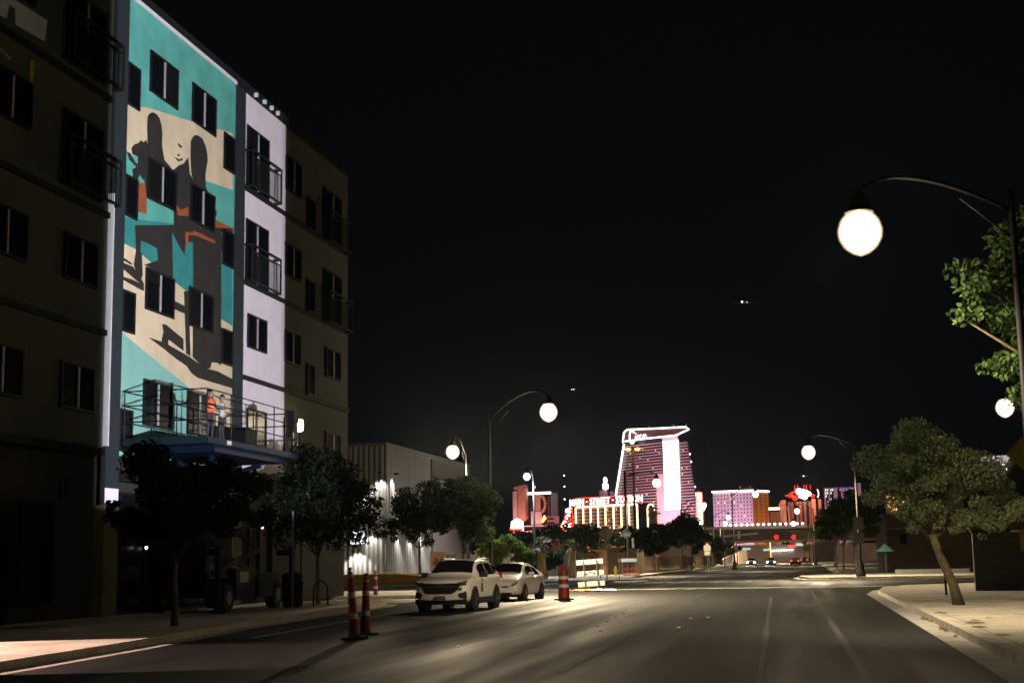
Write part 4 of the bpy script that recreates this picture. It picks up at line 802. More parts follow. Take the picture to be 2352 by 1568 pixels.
# far left trees and hedge in front of the hotels
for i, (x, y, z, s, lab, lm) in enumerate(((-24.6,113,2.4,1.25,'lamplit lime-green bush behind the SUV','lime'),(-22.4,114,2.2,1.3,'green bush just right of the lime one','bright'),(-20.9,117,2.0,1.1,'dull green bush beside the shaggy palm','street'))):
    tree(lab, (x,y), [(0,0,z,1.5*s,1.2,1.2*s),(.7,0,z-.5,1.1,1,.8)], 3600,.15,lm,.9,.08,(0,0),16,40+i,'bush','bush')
for i, (x, y, s, h, lab) in enumerate(((-20.6,150,1.2,4.6,'dark tree behind the fence, nearest the arrowless diamond sign'),(-18.2,158,1.15,5.0,'dark tree behind the thick lamp pole'),(-16.9,165,1.2,5.3,'dark tree right of the thick lamp pole'),(-17.6,176,1.25,5.6,'dark tree below the bright tower screen'),(-15.4,182,1.4,6.6,'tallest dark tree, right below the curved tower'),(-15.0,196,1.4,7.6,'tall dark tree just left of the pink hotel'),(-13.9,215,1.3,5.4,'dark tree at the left end of the bridge'),(-12.9,238,1.2,4.6,'low dark tree above the oncoming headlights'))):
    tree(lab, (x,y), [(0,0,h*.72,2.0*s,2.0*s,h*.30),(-1.0,0,h*.55,1.4*s,1.4*s,h*.22),(1.0,0,h*.58,1.4*s,1.4*s,h*.24)], 4600,.2,'dark' if i % 3 else 'street',h*.42,.10,(0,0),22,60+i,group='dark trees along the left pavement',bark='bark_pale')
hd = MB(); hedge_pts = []
rng = np.random.default_rng(5)
for i in range(60):
    f = i/59; hedge_pts.append((-44+26*f+rng.normal()*.3, 126+8*f+rng.normal()*.5, 3.0+rng.normal()*.35+.9*f, 1.0))
hdg = leafmesh('hedge', leaves(hedge_pts, .22, 9000, 1, 77), LM['dark'], None); tag(hdg, 'long dark hedge rising behind the brown fence', 'hedge')
def palm(label, x, y, h, s, seed):
    t = thing('palm_tree', label, 'palm', (x,y,.1)); rng = np.random.default_rng(seed)
    MB().tube([(0,0,-.1),(0,.03,h*.5),(0.03,0,h)], [.38*s,.34*s,.30*s], 12).build('trunk', M['bark_shag'], t, smooth=True)
    f = MB()
    for k in range(34):
        a = rng.uniform(0,2*PI); e = rng.uniform(-.6,1.2); L_ = s*rng.uniform(.9,1.3); c = Vector((0.03,0,h)); d = Vector((math.cos(a)*math.cos(e), math.sin(a)*math.cos(e), math.sin(e)))
        stem = c + d*L_*.45
        for q in range(9):
            b = (q-4)*.22; side = d.cross(Vector((0,0,1))); side = side.normalized() if side.length > .01 else Vector((1,0,0)); dd = (d*math.cos(b)+side*math.sin(b)); p = stem + dd*L_*.6 - Vector((0,0,.12*L_)); wv = d.cross(dd) if abs(b) > .01 else side.cross(d); n = dd.cross(Vector((0,0,1))); n = n.normalized()*.03*s if n.length > .01 else Vector((.03*s,0,0))
            f.add([stem-n, stem+n, p], [(0,1,2)])
        f.tube([c, stem], .015*s, 5)
    f.build('crown', LM['frond'], t); return t
palm('shaggy-trunked palm lit orange behind the hatchback', -20.4,112,2.6,1.0,1); palm('smaller palm with ragged fronds behind the traffic drum', -18.6,116,2.5,.8,2); palm('thin palm standing in front of the pink tower panel', -24.5,240,9.2,1.5,3)

# ================================================================ FENCES, WALLS, LOW BUILDINGS
fc = thing('brown_fence', 'long brown slatted fence along the far pavement behind the barricade', 'fence', (-22,125,.14))
q = MB(); x0, y0, x1, y1 = -33.0,118,-15.6,142; n = 70
for i in range(n):
    f = i/n; q.box(x0+(x1-x0)*f, x0+(x1-x0)*f+.30, y0+(y1-y0)*f, y0+(y1-y0)*f+.05, .1, 2.25+.04*math.sin(i*2.1))
q.build('slats', M['fence'], fc, True)
for f in (.28,.52,.66,.80,.95):
    MB().box(x0+(x1-x0)*f-.45,x0+(x1-x0)*f+.45,y0+(y1-y0)*f-.6,y0+(y1-y0)*f-.1,.1,2.45).box(x0+(x1-x0)*f-.5,x0+(x1-x0)*f+.5,y0+(y1-y0)*f-.65,y0+(y1-y0)*f-.05,2.45,2.55).build('fence_pillar', M['pillar'] if f in (.52,.80) else M['fence'], fc, True)
f2 = thing('railing_fence', 'dark iron railing under the far left trees', 'fence', (-15.6,180,.14)); q = MB(); k = 0
for i in range(120):
    y = 145+i*.75; q.cyl((-15.9+i*.012,y,.1),(-15.9+i*.012,y,1.75),.03,n=5)
q.tube([(-15.9,145,1.6),(-14.5,234,1.6)], .03, 5).tube([(-15.9,145,.3),(-14.5,234,.3)], .03, 5); q.build('rails', M['fence'], f2, True)
CB = thing('corrugated_building', 'low corrugated metal building with downlit ribbed wall and a glowing sign', 'building', (-36,118,0))
MB().box(-50,-31.05,105.05,133,-.05,10.6).build('wall', M['corr_dark'], CB, True)
q = MB(); i = 0; x = -50.0
while x < -31.2: q.add([(x,105.04,.1),(x+.10,104.93,.1),(x+.20,104.93,.1),(x+.30,105.04,.1),(x,105.04,10.5),(x+.10,104.93,10.5),(x+.20,104.93,10.5),(x+.30,105.04,10.5)], [(0,1,5,4),(1,2,6,5),(2,3,7,6)]); x += .42
q.build('ribbed_end_wall', M['corr'], CB, True)
q = MB(); y = 105.1
while y < 118: q.add([(-31.04,y,.1),(-30.92,y+.10,.1),(-30.92,y+.24,.1),(-31.04,y+.34,.1),(-31.04,y,10.5),(-30.92,y+.10,10.5),(-30.92,y+.24,10.5),(-31.04,y+.34,10.5)], [(0,1,5,4),(1,2,6,5),(2,3,7,6)]); y += .55
q.build('ribbed_side_wall', M['corr'], CB, True)
MB().box(-31.04,-30.85,118.2,132.9,.1,10.3).build('side_wall', M['fascia'], CB, True); MB().box(-31.04,-30.6,118.2,132.9,8.0,8.6).build('fascia_strip', M['grey_metal'], CB, True)
MB().box(-50.1,-30.95,104.9,133.1,10.5,10.72).build('roof_edge', M['corr_dark'], CB, True)
sg = MB().box(-33.75,-32.55,104.55,104.75,3.0,4.05).build('light_box_sign', M['black_metal'], CB, True); MB().box(-33.70,-32.60,104.53,104.548,3.05,4.0).build('panel', E_['sign'], sg, True)
q = MB().prism([(-33.45,4.0),(-33.3,3.75),(-33.15,3.62),(-32.98,3.72),(-33.12,3.60),(-33.14,3.05),(-33.17,3.05),(-33.17,3.58),(-33.32,3.66)], 104.515, 104.525, 0, lambda a, b, h: (a, h, b)); q.build('emblem', M['black_metal'], sg, True)
text_mb("D's", 1.25, lambda a, b, c: (-33.1+a, 104.7-c, 6.3+b), .08, .02).build('sign_lettering', E_['sign'], CB, True)
for x, z, p in ((-33.2,2.85,420),(-32.1,4.2,220),(-31.35,8.3,320)):
    MB().box(x-.12,x+.12,104.3,104.6,z,z+.14).build('wall_downlight', M['black_metal'], CB, True); lamp('SPOT','downlight',(x,104.35,z-.04),p*3,(1.0,.93,.85),CB,.05,(x,104.75,z-3),100,.6)
for y, z in ((107.5,4.0),(111,4.0),(114.5,4.0),(106.3,8.3)):
    MB().box(-30.75,-30.4,y-.12,y+.12,z,z+.14).build('wall_downlight', M['black_metal'], CB, True); lamp('SPOT','downlight',(-30.5,y,z-.04),700,(1.0,.92,.85),CB,.05,(-30.95,y,z-3),100,.6)
pw = thing('planter_wall', 'low tawny planter wall at the foot of the corrugated building', 'wall', (-28,100.6,0)); MB().box(-36,-25.5,100.5,100.9,.1,.75).build('wall', M['planter'], pw, True); MB().box(-36.05,-25.45,100.44,100.96,.75,.83).build('coping', M['kerb'], pw, True)
for i, x in enumerate((-24.9,-25.9)):
    t = thing('yard_sign', ('pale poster board propped behind the SUV','second pale poster board propped behind the SUV')[i], 'sign', (x+5.6+ i*0,75+i*1.5,.14))
    if i == 0:
        MB().box(-.42,.42,-.02,.02,1.0,2.0).build('board', M['salmon'], t); MB().cyl((-.3,.03,0),(-.3,.03,1.2),.02).cyl((.3,.03,0),(.3,.03,1.2),.02).build('stake', M['grey_metal'], t)
        MB().prism([(-.3,1.3),(-.1,1.75),(.1,1.5),(.3,1.8),(.25,1.2)], -.03, -.021, 0, lambda a, b, h: (a, h, b)).build('print', M['brownw'], t)
    else:
        for c in list(t.children): bpy.data.objects.remove(c)
        bpy.data.objects.remove(t)
# right side
BW = thing('block_wall', 'dark grey block wall behind the leaning tree at the right edge', 'wall', (9,50,.14)); MB().box(6.3,20,57.6,57.9,.1,2.35).build('wall', M['block'], BW, True); MB().box(6.25,20,57.55,57.95,2.35,2.42).build('coping', M['stucco_low'], BW, True); MB().box(7.7,9.2,57.52,57.545,2.33,2.40).build('cap_strip', M['cone_white'], BW, True)
BB = thing('brick_building', 'dark brown brick building with an uplit niche behind the willowy tree', 'building', (14,126,0))
MB().box(6.6,40,122,140,-.05,4.6).build('wall', M['brickwall'], BB, True); MB().box(6.4,40.2,121.8,140.2,4.6,4.9).build('parapet', M['fascia'], BB, True)
f = MB().box(7.6,8.2,121.9,121.99,2.4,3.2).build('window', M['frame'], BB, True); MB().box(7.65,8.15,121.88,121.899,2.45,3.15).build('pane', M['glass'], f, True)
MB().box(6.5,8.6,119.9,121.99,3.55,3.75).build('porch_roof', M['fascia'], BB, True)
MB().box(6.9,8.4,124,126,4.9,6.6).build('tower_wall', M['tanw'], BB, True); lamp('SPOT','uplight',(7.7,123.2,5.0),420,(1.0,.80,.55),BB,.05,(7.7,124.0,6.2),100,.6)
MB().box(6.6,12,113.0,113.4,.1,.45).build('plinth', M['corr'], BB, True)
lamp('SPOT','path_light',(8,112,2.6),40,(.85,.92,1.0),BB,.1,(8.5,113,.3),110,.5)
FB = thing('office_block', 'dark office block whose lit rooftop sign reads Parker Schorr', 'building', (22,131,0))
MB().box(13.6,32,129.6,145,-.05,9.7).build('wall', M['stucco_low'], FB, True)
MB().add([(14.1,129.5,9.75),(17.9,129.5,9.9),(17.2,129.5,9.0),(14.9,129.5,9.0),(14.1,129.9,9.75),(17.9,129.9,9.9),(17.2,129.9,9.0),(14.9,129.9,9.0)], [(0,1,2,3),(7,6,5,4),(0,4,5,1),(1,5,6,2),(2,6,7,3),(3,7,4,0)]).build('lit_canopy', M['trim_white'], FB, True); lamp('SPOT','canopy_light',(16,128,8.2),220,(1.0,.9,.85),FB,.1,(16,129.5,9.5),110,.5)
text_mb('Scott Parker Schorr', .40, lambda a, b, c: (16.05+a*.86, 129.4-c, 8.72+b), .03, .012).build('sign_lettering', E_['firm'], FB, True)
q = MB()
for x in (15.6,16.1,16.35,16.6,17.0): q.box(x,x+.2,129.45,129.5,8.25,8.45)
q.build('lit_window', E_['win'], FB, True); MB().lathe([(.001,.12),(.06,.06),(.06,0),(.001,-.02)], (14.25,129.6,9.95), 8).build('beacon', E_['red'], FB, True)
us = thing('patio_umbrella', 'pale folded-out umbrella behind the corner lamp pole', 'umbrella', (6.1,116,.14)); MB().lathe([(.001,2.3),(.7,1.75),(.72,1.68),(.68,1.68)], (0,0,0), 8).build('canopy', M['teal3'], us); MB().cyl((0,0,0),(0,0,2.25),.03).build('pole', M['grey_metal'], us)

# ================================================================ SIGNS AND SMALL STREET FURNITURE
def sign(label, loc, rz, h, plates, name='road_sign', pole=.035, ph=None):
    t = thing(name, label, 'sign', loc, rz); MB().cyl((0,.04,0),(0,.04,ph or h),pole,n=8).build('pole', M['grey_metal'], t)
    for nm, poly, m, off in plates: MB().prism(poly, -.012+off, .0+off, 0, lambda a, b, z: (a, z, b)).build(nm, M[m], t)
    return t
def dia(z, s): return [(0,z-s),(s,z),(0,z+s),(-s,z)]
def rect(z, w, h, x=0): return [(x-w,z-h),(x+w,z-h),(x+w,z+h),(x-w,z+h)]
sign('back of a brown-looking diamond sign with a wide plate below, by the corner', (-14.0,103,.14), 0, 4.1, [('plate', dia(3.3,.58), 'sign_back', 0.09), ('plate', rect(2.40,.36,.17), 'sign_back', 0.09)], ph=3.9, pole=.045)
sign('pale grey diamond sign hung on the thick lamp pole', (-17.0,139.6,.14), 0, 3.6, [('plate', dia(3.9,.58), 'sign_grey', -.1)], ph=.02)
sign('pentagon school sign with a small plate on a thin post', (-9.9,150,.0), 0, 2.9, [('plate', [(-.36,2.3),(.36,2.3),(.36,2.75),(0,3.1),(-.36,2.75)], 'sign_white', 0), ('plate', rect(2.05,.28,.2), 'sign_white', 0)])
ys = sign('yellow diamond warning sign cut by the right edge of the photo', (4.15,26,.14), R(-8), 4.0, [('plate', dia(3.1,.66), 'sign_yellow', 0), ('plate', rect(1.62,.52,.19), 'sign_yellow', 0)])
MB().prism([(-.38,1.5),(-.36,1.74),(-.32,1.74),(-.28,1.5),(-.31,1.5),(-.33,1.58),(-.35,1.58)], -.022, -.014, 0, lambda a, b, z: (a, z, b)).prism(rect(3.05,.10,.28), -.022, -.014, 0, lambda a, b, z: (a, z, b)).build('symbol', M['car_black'], ys)
y2 = sign('pair of bright yellow signs far down on the right', (-.1,200,.14), 0, 3.4, [('plate', dia(3.3,.45), 'sign_yellow', 0), ('plate', rect(2.5,.5,.35,.3), 'sign_yellow', 0)])
for z, w, h in ((3.55,.34,.42),(2.55,.30,.38)):
    o = sign(('upper' if z > 3 else 'lower')+' grey plate strapped to the corner lamp pole', (3.6,99.7,.14), 0, z, [('plate', rect(z,w,h), 'sign_back', 0)], ph=.02)
sign('small dark plate on a stake below the left trees', (-12.9,160,.14), 0, 2.2, [('plate', rect(2.0,.35,.22), 'sign_grey', 0)])
sign('slim post with a white lamp-like head left of the far barricade', (-15.9,131,.14), 0, 3.6, [('plate', [(-.3,3.5),(.3,3.5),(.35,3.75),(.1,3.85),(-.1,3.85),(-.35,3.75)], 'sign_white', 0), ('plate', rect(2.9,.10,.45,.55), 'sign_white', 0)])
sign('thin dark post beside the diamond sign back', (-15.6,111,.14), 0, 3.0, [('plate', rect(2.8,.05,.2), 'sign_back', 0)])
sign('short dark stake with a pale cap at the corner kerb', (-13.3,104.5,.14), 0, 1.4, [('plate', rect(1.35,.06,.12), 'sign_white', 0)])
def hydrant(label, x, y):
    t = thing('fire_hydrant', label, 'hydrant', (x,y,.14), 0, 'yellow fire hydrants'); MB().lathe([(.16,0),(.16,.06),(.11,.08),(.11,.55),(.15,.57),(.15,.62),(.10,.72),(.04,.80),(.04,.86),(.001,.87)], (0,0,0), 14).build('barrel', M['hydrant'], t, smooth=True)
    MB().cyl((-.22,0,.45),(.22,0,.45),.06).cyl((0,-.2,.42),(0,0,.42),.075).build('outlet', M['hydrant'], t)
hydrant('yellow fire hydrant beside the thick lamp pole', -17.0,131); hydrant('yellow fire hydrant farther off under the dark trees', -12.9,170)
dg_ = thing('delineator_pole', 'tall thin dark post stuck in the right pavement beside the leaning tree', 'post', (4.7,52,.14)); MB().cyl((0,0,0),(0,0,1.5),.04).build('pole', M['black_metal'], dg_)
ov = thing('radio_mast', 'faint lattice radio mast with small white lamps left of the casino', 'mast', (-148,900,0)); q = MB()
for a in (-1,1): q.tube([(a*1.2,0,0),(a*.3,0,58)], .15, 5)
for i in range(16): z = i*3.6; q.tube([(-1.2+.056*i,0,z),(1.2-.056*(i+1),0,z+3.6)], .08, 4)
q.build('lattice', M['black_metal'], ov)
for z in (40,48,55): MB().lathe([(.001,.5),(.45,0),(.001,-.5)], (0,-.4,z), 8).build('beacon', E_['pinlight'], ov)

# ================================================================ BRIDGE, SIGNALS
OV = thing('railway_bridge', 'dark railway bridge spanning the far street with a lamp-dotted rail', 'bridge', (-10,352,0))
MB().box(-40,40,348,362,5.4,8.3).build('girder', M['overpass'], OV, True); MB().box(-40,40,347.6,348,8.2,8.9).build('barrier', M['barrier'], OV, True); MB().box(-40,40,347.4,347.98,5.0,5.5).build('lower_flange', M['tanw'], OV, True)
for x in (-19.5,4.5): MB().box(x-2.2,x+2.2,348.3,361,-.05,5.3).build('abutment', M['overpass'], OV, True)
MB().box(-9.2,-8.2,349,360,-.05,5.3).build('pier', M['tanw'], OV, True)
for i in range(15): MB().lathe([(.001,.35),(.3,.2),(.33,0),(.001,-.25)], (-18.5+i*1.3,347.5,9.2), 8).build('rail_lamp', E_['neon'], OV, True)
for x in (-14,-4,1): lamp('POINT','bridge_light',(x,353,4.3),5000,(1.0,.68,.35),OV,.2)
lamp('POINT','underpass_light',(-6,372,3.8),6000,(1.0,.75,.5),OV,.2)
FWB = thing('warehouse_wall', 'pale lit wall beyond the underpass', 'wall', (-14,385,0)); MB().box(-60,60,420,421,-.05,5).build('wall', M['barrier'], FWB, True)
for i in range(9): MB().lathe([(.001,.22),(.2,0),(.001,-.22)], (-9.6+i*.75,419.6,3.3+.02*i), 8).build('wall_light', E_['pinlight'], FWB, True)
SS = thing('signal_glare', 'small red and cyan glowing boxes standing in for signal glare under the bridge', 'sign', (-2.6,385,0)); MB().box(-1.6,.2,-.1,.1,4.0,4.5).build('red_glare_box', E_['red'], SS); MB().box(.3,2.2,-.1,.1,4.3,5.0).build('cyan_glare_box', E_['green'], SS); MB().cyl((0,.2,0),(0,.2,4.2),.08).build('post', M['grey_metal'], SS)  # glowing boxes put in for the glare of the signals
WW = thing('side_wall', 'pale slanting retaining wall left of the bridge opening', 'wall', (-12,330,0)); MB().add([(-16.6,300,0),(-13.4,345,0),(-13.4,345,3.8),(-16.6,300,1.3),(-17.0,300,0),(-13.9,345,0),(-13.9,345,3.8),(-17.0,300,1.3)], [(0,1,2,3),(7,6,5,4),(0,3,7,4),(3,2,6,7),(1,5,6,2)]).build('wall', M['barrier'], WW, True); lamp('POINT','wall_light',(-12.2,322,4),2500,(1.0,.75,.45),WW,.2)
def signal(label, x, y, z):
    t = thing('traffic_light', label, 'traffic light', (x,y,z)); MB().box(-.22,.22,-.1,.15,-.75,.45).build('housing', M['black_metal'], t, bev=.03)
    for k, m in ((.22,'redl'),): MB().lathe([(.46,0),(.44,.04),(.001,.06)], (0,0,0), 18).build('red_lens', E_[m], t).matrix_local = Matrix.Translation((0,-.16,k)) @ Matrix.Rotation(R(90),4,'X')
    for k in (-.12,-.46): MB().cyl((0,-.105,k),(0,-.11,k),.13).build('dark_lens', M['car_black'], t)
    MB().cyl((0,.2,.4),(0,.2,1.6),.05).build('hanger', M['black_metal'], t); return t
signal('red traffic light hanging before the bridge, left of the two', -6.25,332,5.75); signal('red traffic light hanging before the bridge beside the right trees', -2.4,332,5.7)
sp_ = thing('signal_mast', 'dark mast arm carrying the red traffic lights', 'mast', (1.8,332.3,.1)); MB().cyl((0,0,0),(0,0,7.3),.14).build('pole', M['black_metal'], sp_); MB().tube([(0,0,7.0),(-9,0,7.25)], .09, 6).build('arm', M['black_metal'], sp_)
sa = thing('signal_mast', 'pale mast arm reaching out from the left trees before the bridge', 'mast', (-13.6,250,.14)); MB().cyl((0,0,0),(0,0,6.2),.13).build('pole', M['steel'], sa); MB().tube([(0,0,5.05),(5.8,0,5.45)], .16, 8).build('arm', M['board'], sa); MB().box(2.4,2.8,-.3,-.1,4.6,5.9).build('signal_back', M['board'], sa)
sb = thing('signal_mast', 'lower pale mast arm just before the bridge opening', 'mast', (-13.3,290,.14)); MB().cyl((0,0,0),(0,0,4.6),.13).build('pole', M['steel'], sb); MB().tube([(0,0,4.2),(6.2,0,4.7)], .12, 8).build('arm', M['board'], sb)
for lab, x, z, w in (('pale blue street-name sign under the left end of the bridge',-12.6,3.3,.9),('pale blue street-name sign under the middle of the bridge',-8.3,3.0,.65)):
    s = thing('street_name_sign', lab, 'sign', (x,320,.1)); MB().box(-w,w,-.03,.03,z-.2,z+.2).build('plate', E_['green'], s); MB().cyl((0,.1,0),(0,.1,z),.05).build('pole', M['grey_metal'], s)

# ================================================================ FAR HOTELS, each in its own frame: s runs left along the facade
class Fr:
    def __init__(s, P0, d):
        s.P = Vector(P0); s.d = Vector((d[0],d[1],0)).normalized(); s.n = Vector((s.d.y,-s.d.x,0)); 
        if s.n.y > 0: s.n = -s.n
    def __call__(s, a, z, o=0.0): return s.P + s.d*a + s.n*o + Vector((0,0,z))
    def slab(s, mb, poly, o0, o1, m=0): return mb.prism(poly, o0, o1, m, lambda a, b, h: s(a, b, h))
    def bar(s, mb, a0, a1, z0, z1, o0, o1, m=0): return s.slab(mb, [(a0,z0),(a1,z0),(a1,z1),(a0,z1)], o0, o1, m)
# --- curved tower with the script sign
fr = Fr((-127.7,1500,0), (-.72,.69)); T = thing('hotel_tower', 'tall flaring hotel tower with script Circa sign and blazing vertical screen', 'hotel', (-127.7,1500,0))
lx = lambda z: 81.8 + (127.6-z)*.304; rx = lambda z: -19.0 - (122-z)*.175
b = MB(); fr.slab(b, [(rx(0),0),(lx(0),0),(lx(127),127),(-4,127.5),(-5.5,122.5),(rx(122),122)], -25, 0); b.build('tower_body', M['hotel_dark'], T, True)
n = 34
for i in range(n):
    z = 22 + i*3.05
    if z > 124: break
    q = MB(); L_ = lx(z)-1.0; R_ = rx(z)
    if z > 120: R_ = -4
    fr.bar(q, 18.6, L_, z, z+1.0, .02, 1.4); fr.bar(q, R_, -5.6, z, z+1.0, .02, 1.4); q.build('floor_slab', M['pinkslab'], T, True)
q = MB(); fr.slab(q, [(78,129.4),(81.6,127.8),(79.4,138),(76.2,140.4),(72.3,141.0),(-21.5,135.4),(-6.2,128.7)], .05, 3); q.build('crown_panel', M['crown'], T, True)
def tubef(fr_, pts, o, r, closed=False): return MB().tube([fr_(a, z, o) for a, z in pts], r, 6, 0, closed)
tubef(fr, [(77.9,128.9),(40,129.0),(-6.2,128.6),(-26.4,133.2),(-21.5,136),(30,138.7),(72.3,141.3),(76.2,140.4),(79.4,138),(81.8,127.8)], 4.5, .72).build('crown_neon', E_['neon'], T, True)
tubef(fr, [(lx(126.5),126.5),(lx(100),100),(lx(68),68),(lx(45),45)], 2.5, 1.0).build('edge_neon', E_['neon'], T, True)
q = MB(); fr.bar(q, -4.6, 18.0, 52.5, 124.3, .05, 2.0); q.build('led_screen', E_['screen'], T, True)
for args in ((-4.9,19.5,124.4,128.2,.05,1.6),(-5.5,31,20,52.3,.05,1.8),(18.2,31,52.3,90.6,.05,1.7)):
    q = MB(); fr.bar(q, *args); q.build('screen_surround', M['pink'], T, True)
def stroke(pts, r): return tubef(fr, [(68.5-a*1.0, 128.5+z) for a, z in pts], 6.5, r)
def arc(cx, cz, rx_, rz_, a0, a1, n=14): return [(cx+rx_*math.cos(R(a0+(a1-a0)*i/n)), cz+rz_*math.sin(R(a0+(a1-a0)*i/n))) for i in range(n+1)]
q = MB(); q.tube([fr(68.5-a, 128.0+z, 6.5) for a, z in arc(5.2,4.5,4.0,7.2,35,325,18)], .85, 6)
for pts in ([(11.0,.5),(11.4,5.2)], [(14.0,.6),(14.4,5.0),(15.6,5.6),(17,4.8)], arc(20.2,3.0,2.0,2.4,50,310,10), arc(25.8,3.0,2.1,2.4,0,360,12), [(27.9,5.4),(27.9,1.2),(29.4,.6)], [(10.4,1.4),(30.5,1.6)]): q.tube([fr(68.5-a, 128.0+z, 6.5) for a, z in pts], .52, 6)
q.lathe([(.001,.8),(.8,0),(.001,-.8)], fr(68.5-11.6,128+7.4,6.5), 8); q.build('script_sign', E_['neon'], T, True)
q = MB(); rng = np.random.default_rng(3)
for i in range(46):
    a = rng.uniform(20,78) if i % 4 else rng.uniform(-24,-7); z = 22 + rng.integers(4,33)*3.05 + 1.5
    if rx(z)+2 < a < lx(z)-6: fr.bar(q, a, a+1.2, z, z+1.3, .03, .2)
q.build('lit_windows', E_['win'], T, True)
for a, z in ((40,139.5),(0,138.2),(-20,137)): MB().cyl(fr(a,z,2),fr(a,z+2.5,2),.3,n=6).build('roof_pole', M['trim_white'], T, True)
for a in (0,-12):
    pass
q = MB()
for z in (58,66,74,100,108): q.lathe([(.001,.9),(.7,0),(.001,-.9)], fr(rx(z)-1.5,z,1), 8)
q.build('edge_lights', E_['pinlight'], T, True)
lamp('SPOT','flood_light',fr(40,8,120),7.5e5,(1.0,.50,.52),T,2,fr(30,80),75,.5); lamp('SPOT','flood_light',fr(-25,8,80),3.5e5,(1.0,.60,.85),T,2,fr(-20,75),80,.6); lamp('SPOT','flood_light',fr(12,6,70),1.6e5,(1.0,.55,.62),T,2,fr(12,40),60,.5)
# --- station casino with the roof letters
fr = Fr((-141.7,1250,0), (-.75,.66)); T = thing('station_casino', 'casino block with gold neon bays under red-backed MAIN STREET STATION letters', 'casino', (-141.7,1250,0))
b = MB(); fr.bar(b, -1.5, 82, 0, 49.3, -18, 0); b.build('wall', M['hotel_dark'], T, True)
q = MB()
for i in range(15):
    z = 3 + i*3.15; fr.bar(q, -1.0, 81.6, z, z+1.1, .02, .8)
q.build('floor_bands', M['tanw'], T, True)
cols = [82.2,71.6,61.2,51.0,40.8,29.8,19.5,9.3,-1.5]
for a in cols: tubef(fr, [(a,20),(a,48.5)], 1.6, .75).build('neon_column', E_['neonw'], T, True)
tubef(fr, [(cols[0],48.4),(cols[0]-1,49.6),(cols[-1]+1,49.2),(cols[-1],48.2)], 1.8, .8).build('neon_cornice', E_['neonw'], T, True)
tx = lambda off, o: (lambda a, z, c: fr(40.5-a, 53.6+z, o+c))
words = ('MAIN','\u00b7','STREET','\u00b7','STATION'); wid = []
for w_ in words: v_ = text_mb(w_, 8.4, lambda a, z, c: (a, z, c)).v; wid.append(max(p[0] for p in v_) - min(p[0] for p in v_))
x = -(sum(wid) + 4*4.0)/2
for w_, d_ in zip(words, wid):
    at_ = 40.5 - (x + d_/2); x += d_ + 4.0
    text_mb(w_, 8.4, lambda a, z, c: fr(at_-a, 53.6+z, 1.0+c), .3, .25).build('backing_lettering', E_['red'], T, True); text_mb(w_, 8.4, lambda a, z, c: fr(at_-a, 53.6+z, 2.0+c), .5, .04).build('roof_lettering', E_['neon'], T, True)
q = MB(); fr.bar(q, -1.5, 82, 50.2, 57.4, -.6, 0); q.build('sign_frame', M['crown'], T, True)
tubef(fr, [(82.6,50.3),(82.6,57.8),(-2,57.0),(-2,50.0)], .6, .35).build('sign_outline', E_['red'], T, True)
q = MB(); rng = np.random.default_rng(8)
for i in range(22): a = rng.uniform(2,80); z = 3+rng.integers(5,14)*3.15+1.3; fr.bar(q, a, a+.9, z, z+1.3, .03, .3)
q.build('lit_windows', E_['win'], T, True)
b = MB(); fr.bar(b, 82.5, 92, 0, 38, -10, -1); b.build('side_wall', M['tanw'], T, True); q = MB(); fr.bar(q, 82.5, 100, 40, 42.5, -10, -1); q.build('side_cornice', M['salmon'], T, True)
lamp('SPOT','flood_light',fr(40,5,60),1.3e5,(1.0,.50,.22),T,2,fr(40,28),110,.6); lamp('SPOT','flood_light',fr(95,5,40),5.0e4,(1.0,.45,.18),T,2,fr(88,28),80,.6)
TB = thing('sign_tower', 'pink box tower topped by a white orb sign behind the casino letters', 'tower', (-177,1300,0)); MB().box(-181.7,-174.6,1299,1306,0,64).build('tower_wall', M['pink'], TB, True); MB().box(-172,-169,1301,1306,0,63).build('annex_wall', M['pink'], TB, True); MB().lathe([(.001,4),(2.6,3.4),(2.6,-1),(.001,-2)], (-175.7,1298,66.5), 12).build('sign_base', E_['neon'], TB, True); MB().lathe([(.001,4),(1.6,2.4),(1.8,0),(1.0,-2.5),(.001,-3)], (-175.7,1298,72.5), 12).build('orb', E_['neon'], TB, True); lamp('SPOT','flood_light',(-178,1265,50),9e3,(1.0,.5,.5),TB,1,(-177,1299,60),80,.5)
AR = thing('neon_arch', 'slender white neon arch right of the station casino', 'arch', (-118.8,1150,0))
P = [(-122.3,1150,12),(-122.3,1150,40)]+[(-119.6-2.7*math.cos(PI*i/10),1150,41+4*math.sin(PI*i/10)) for i in range(11)]+[(-116.9,1150,40),(-116.9,1150,12)]
MB().tube(P, .55, 6).build('neon_tube', E_['neonw'], AR, True); MB().box(-122,-117.2,1150.6,1152,0,43).build('back_wall', M['brownw'], AR, True)
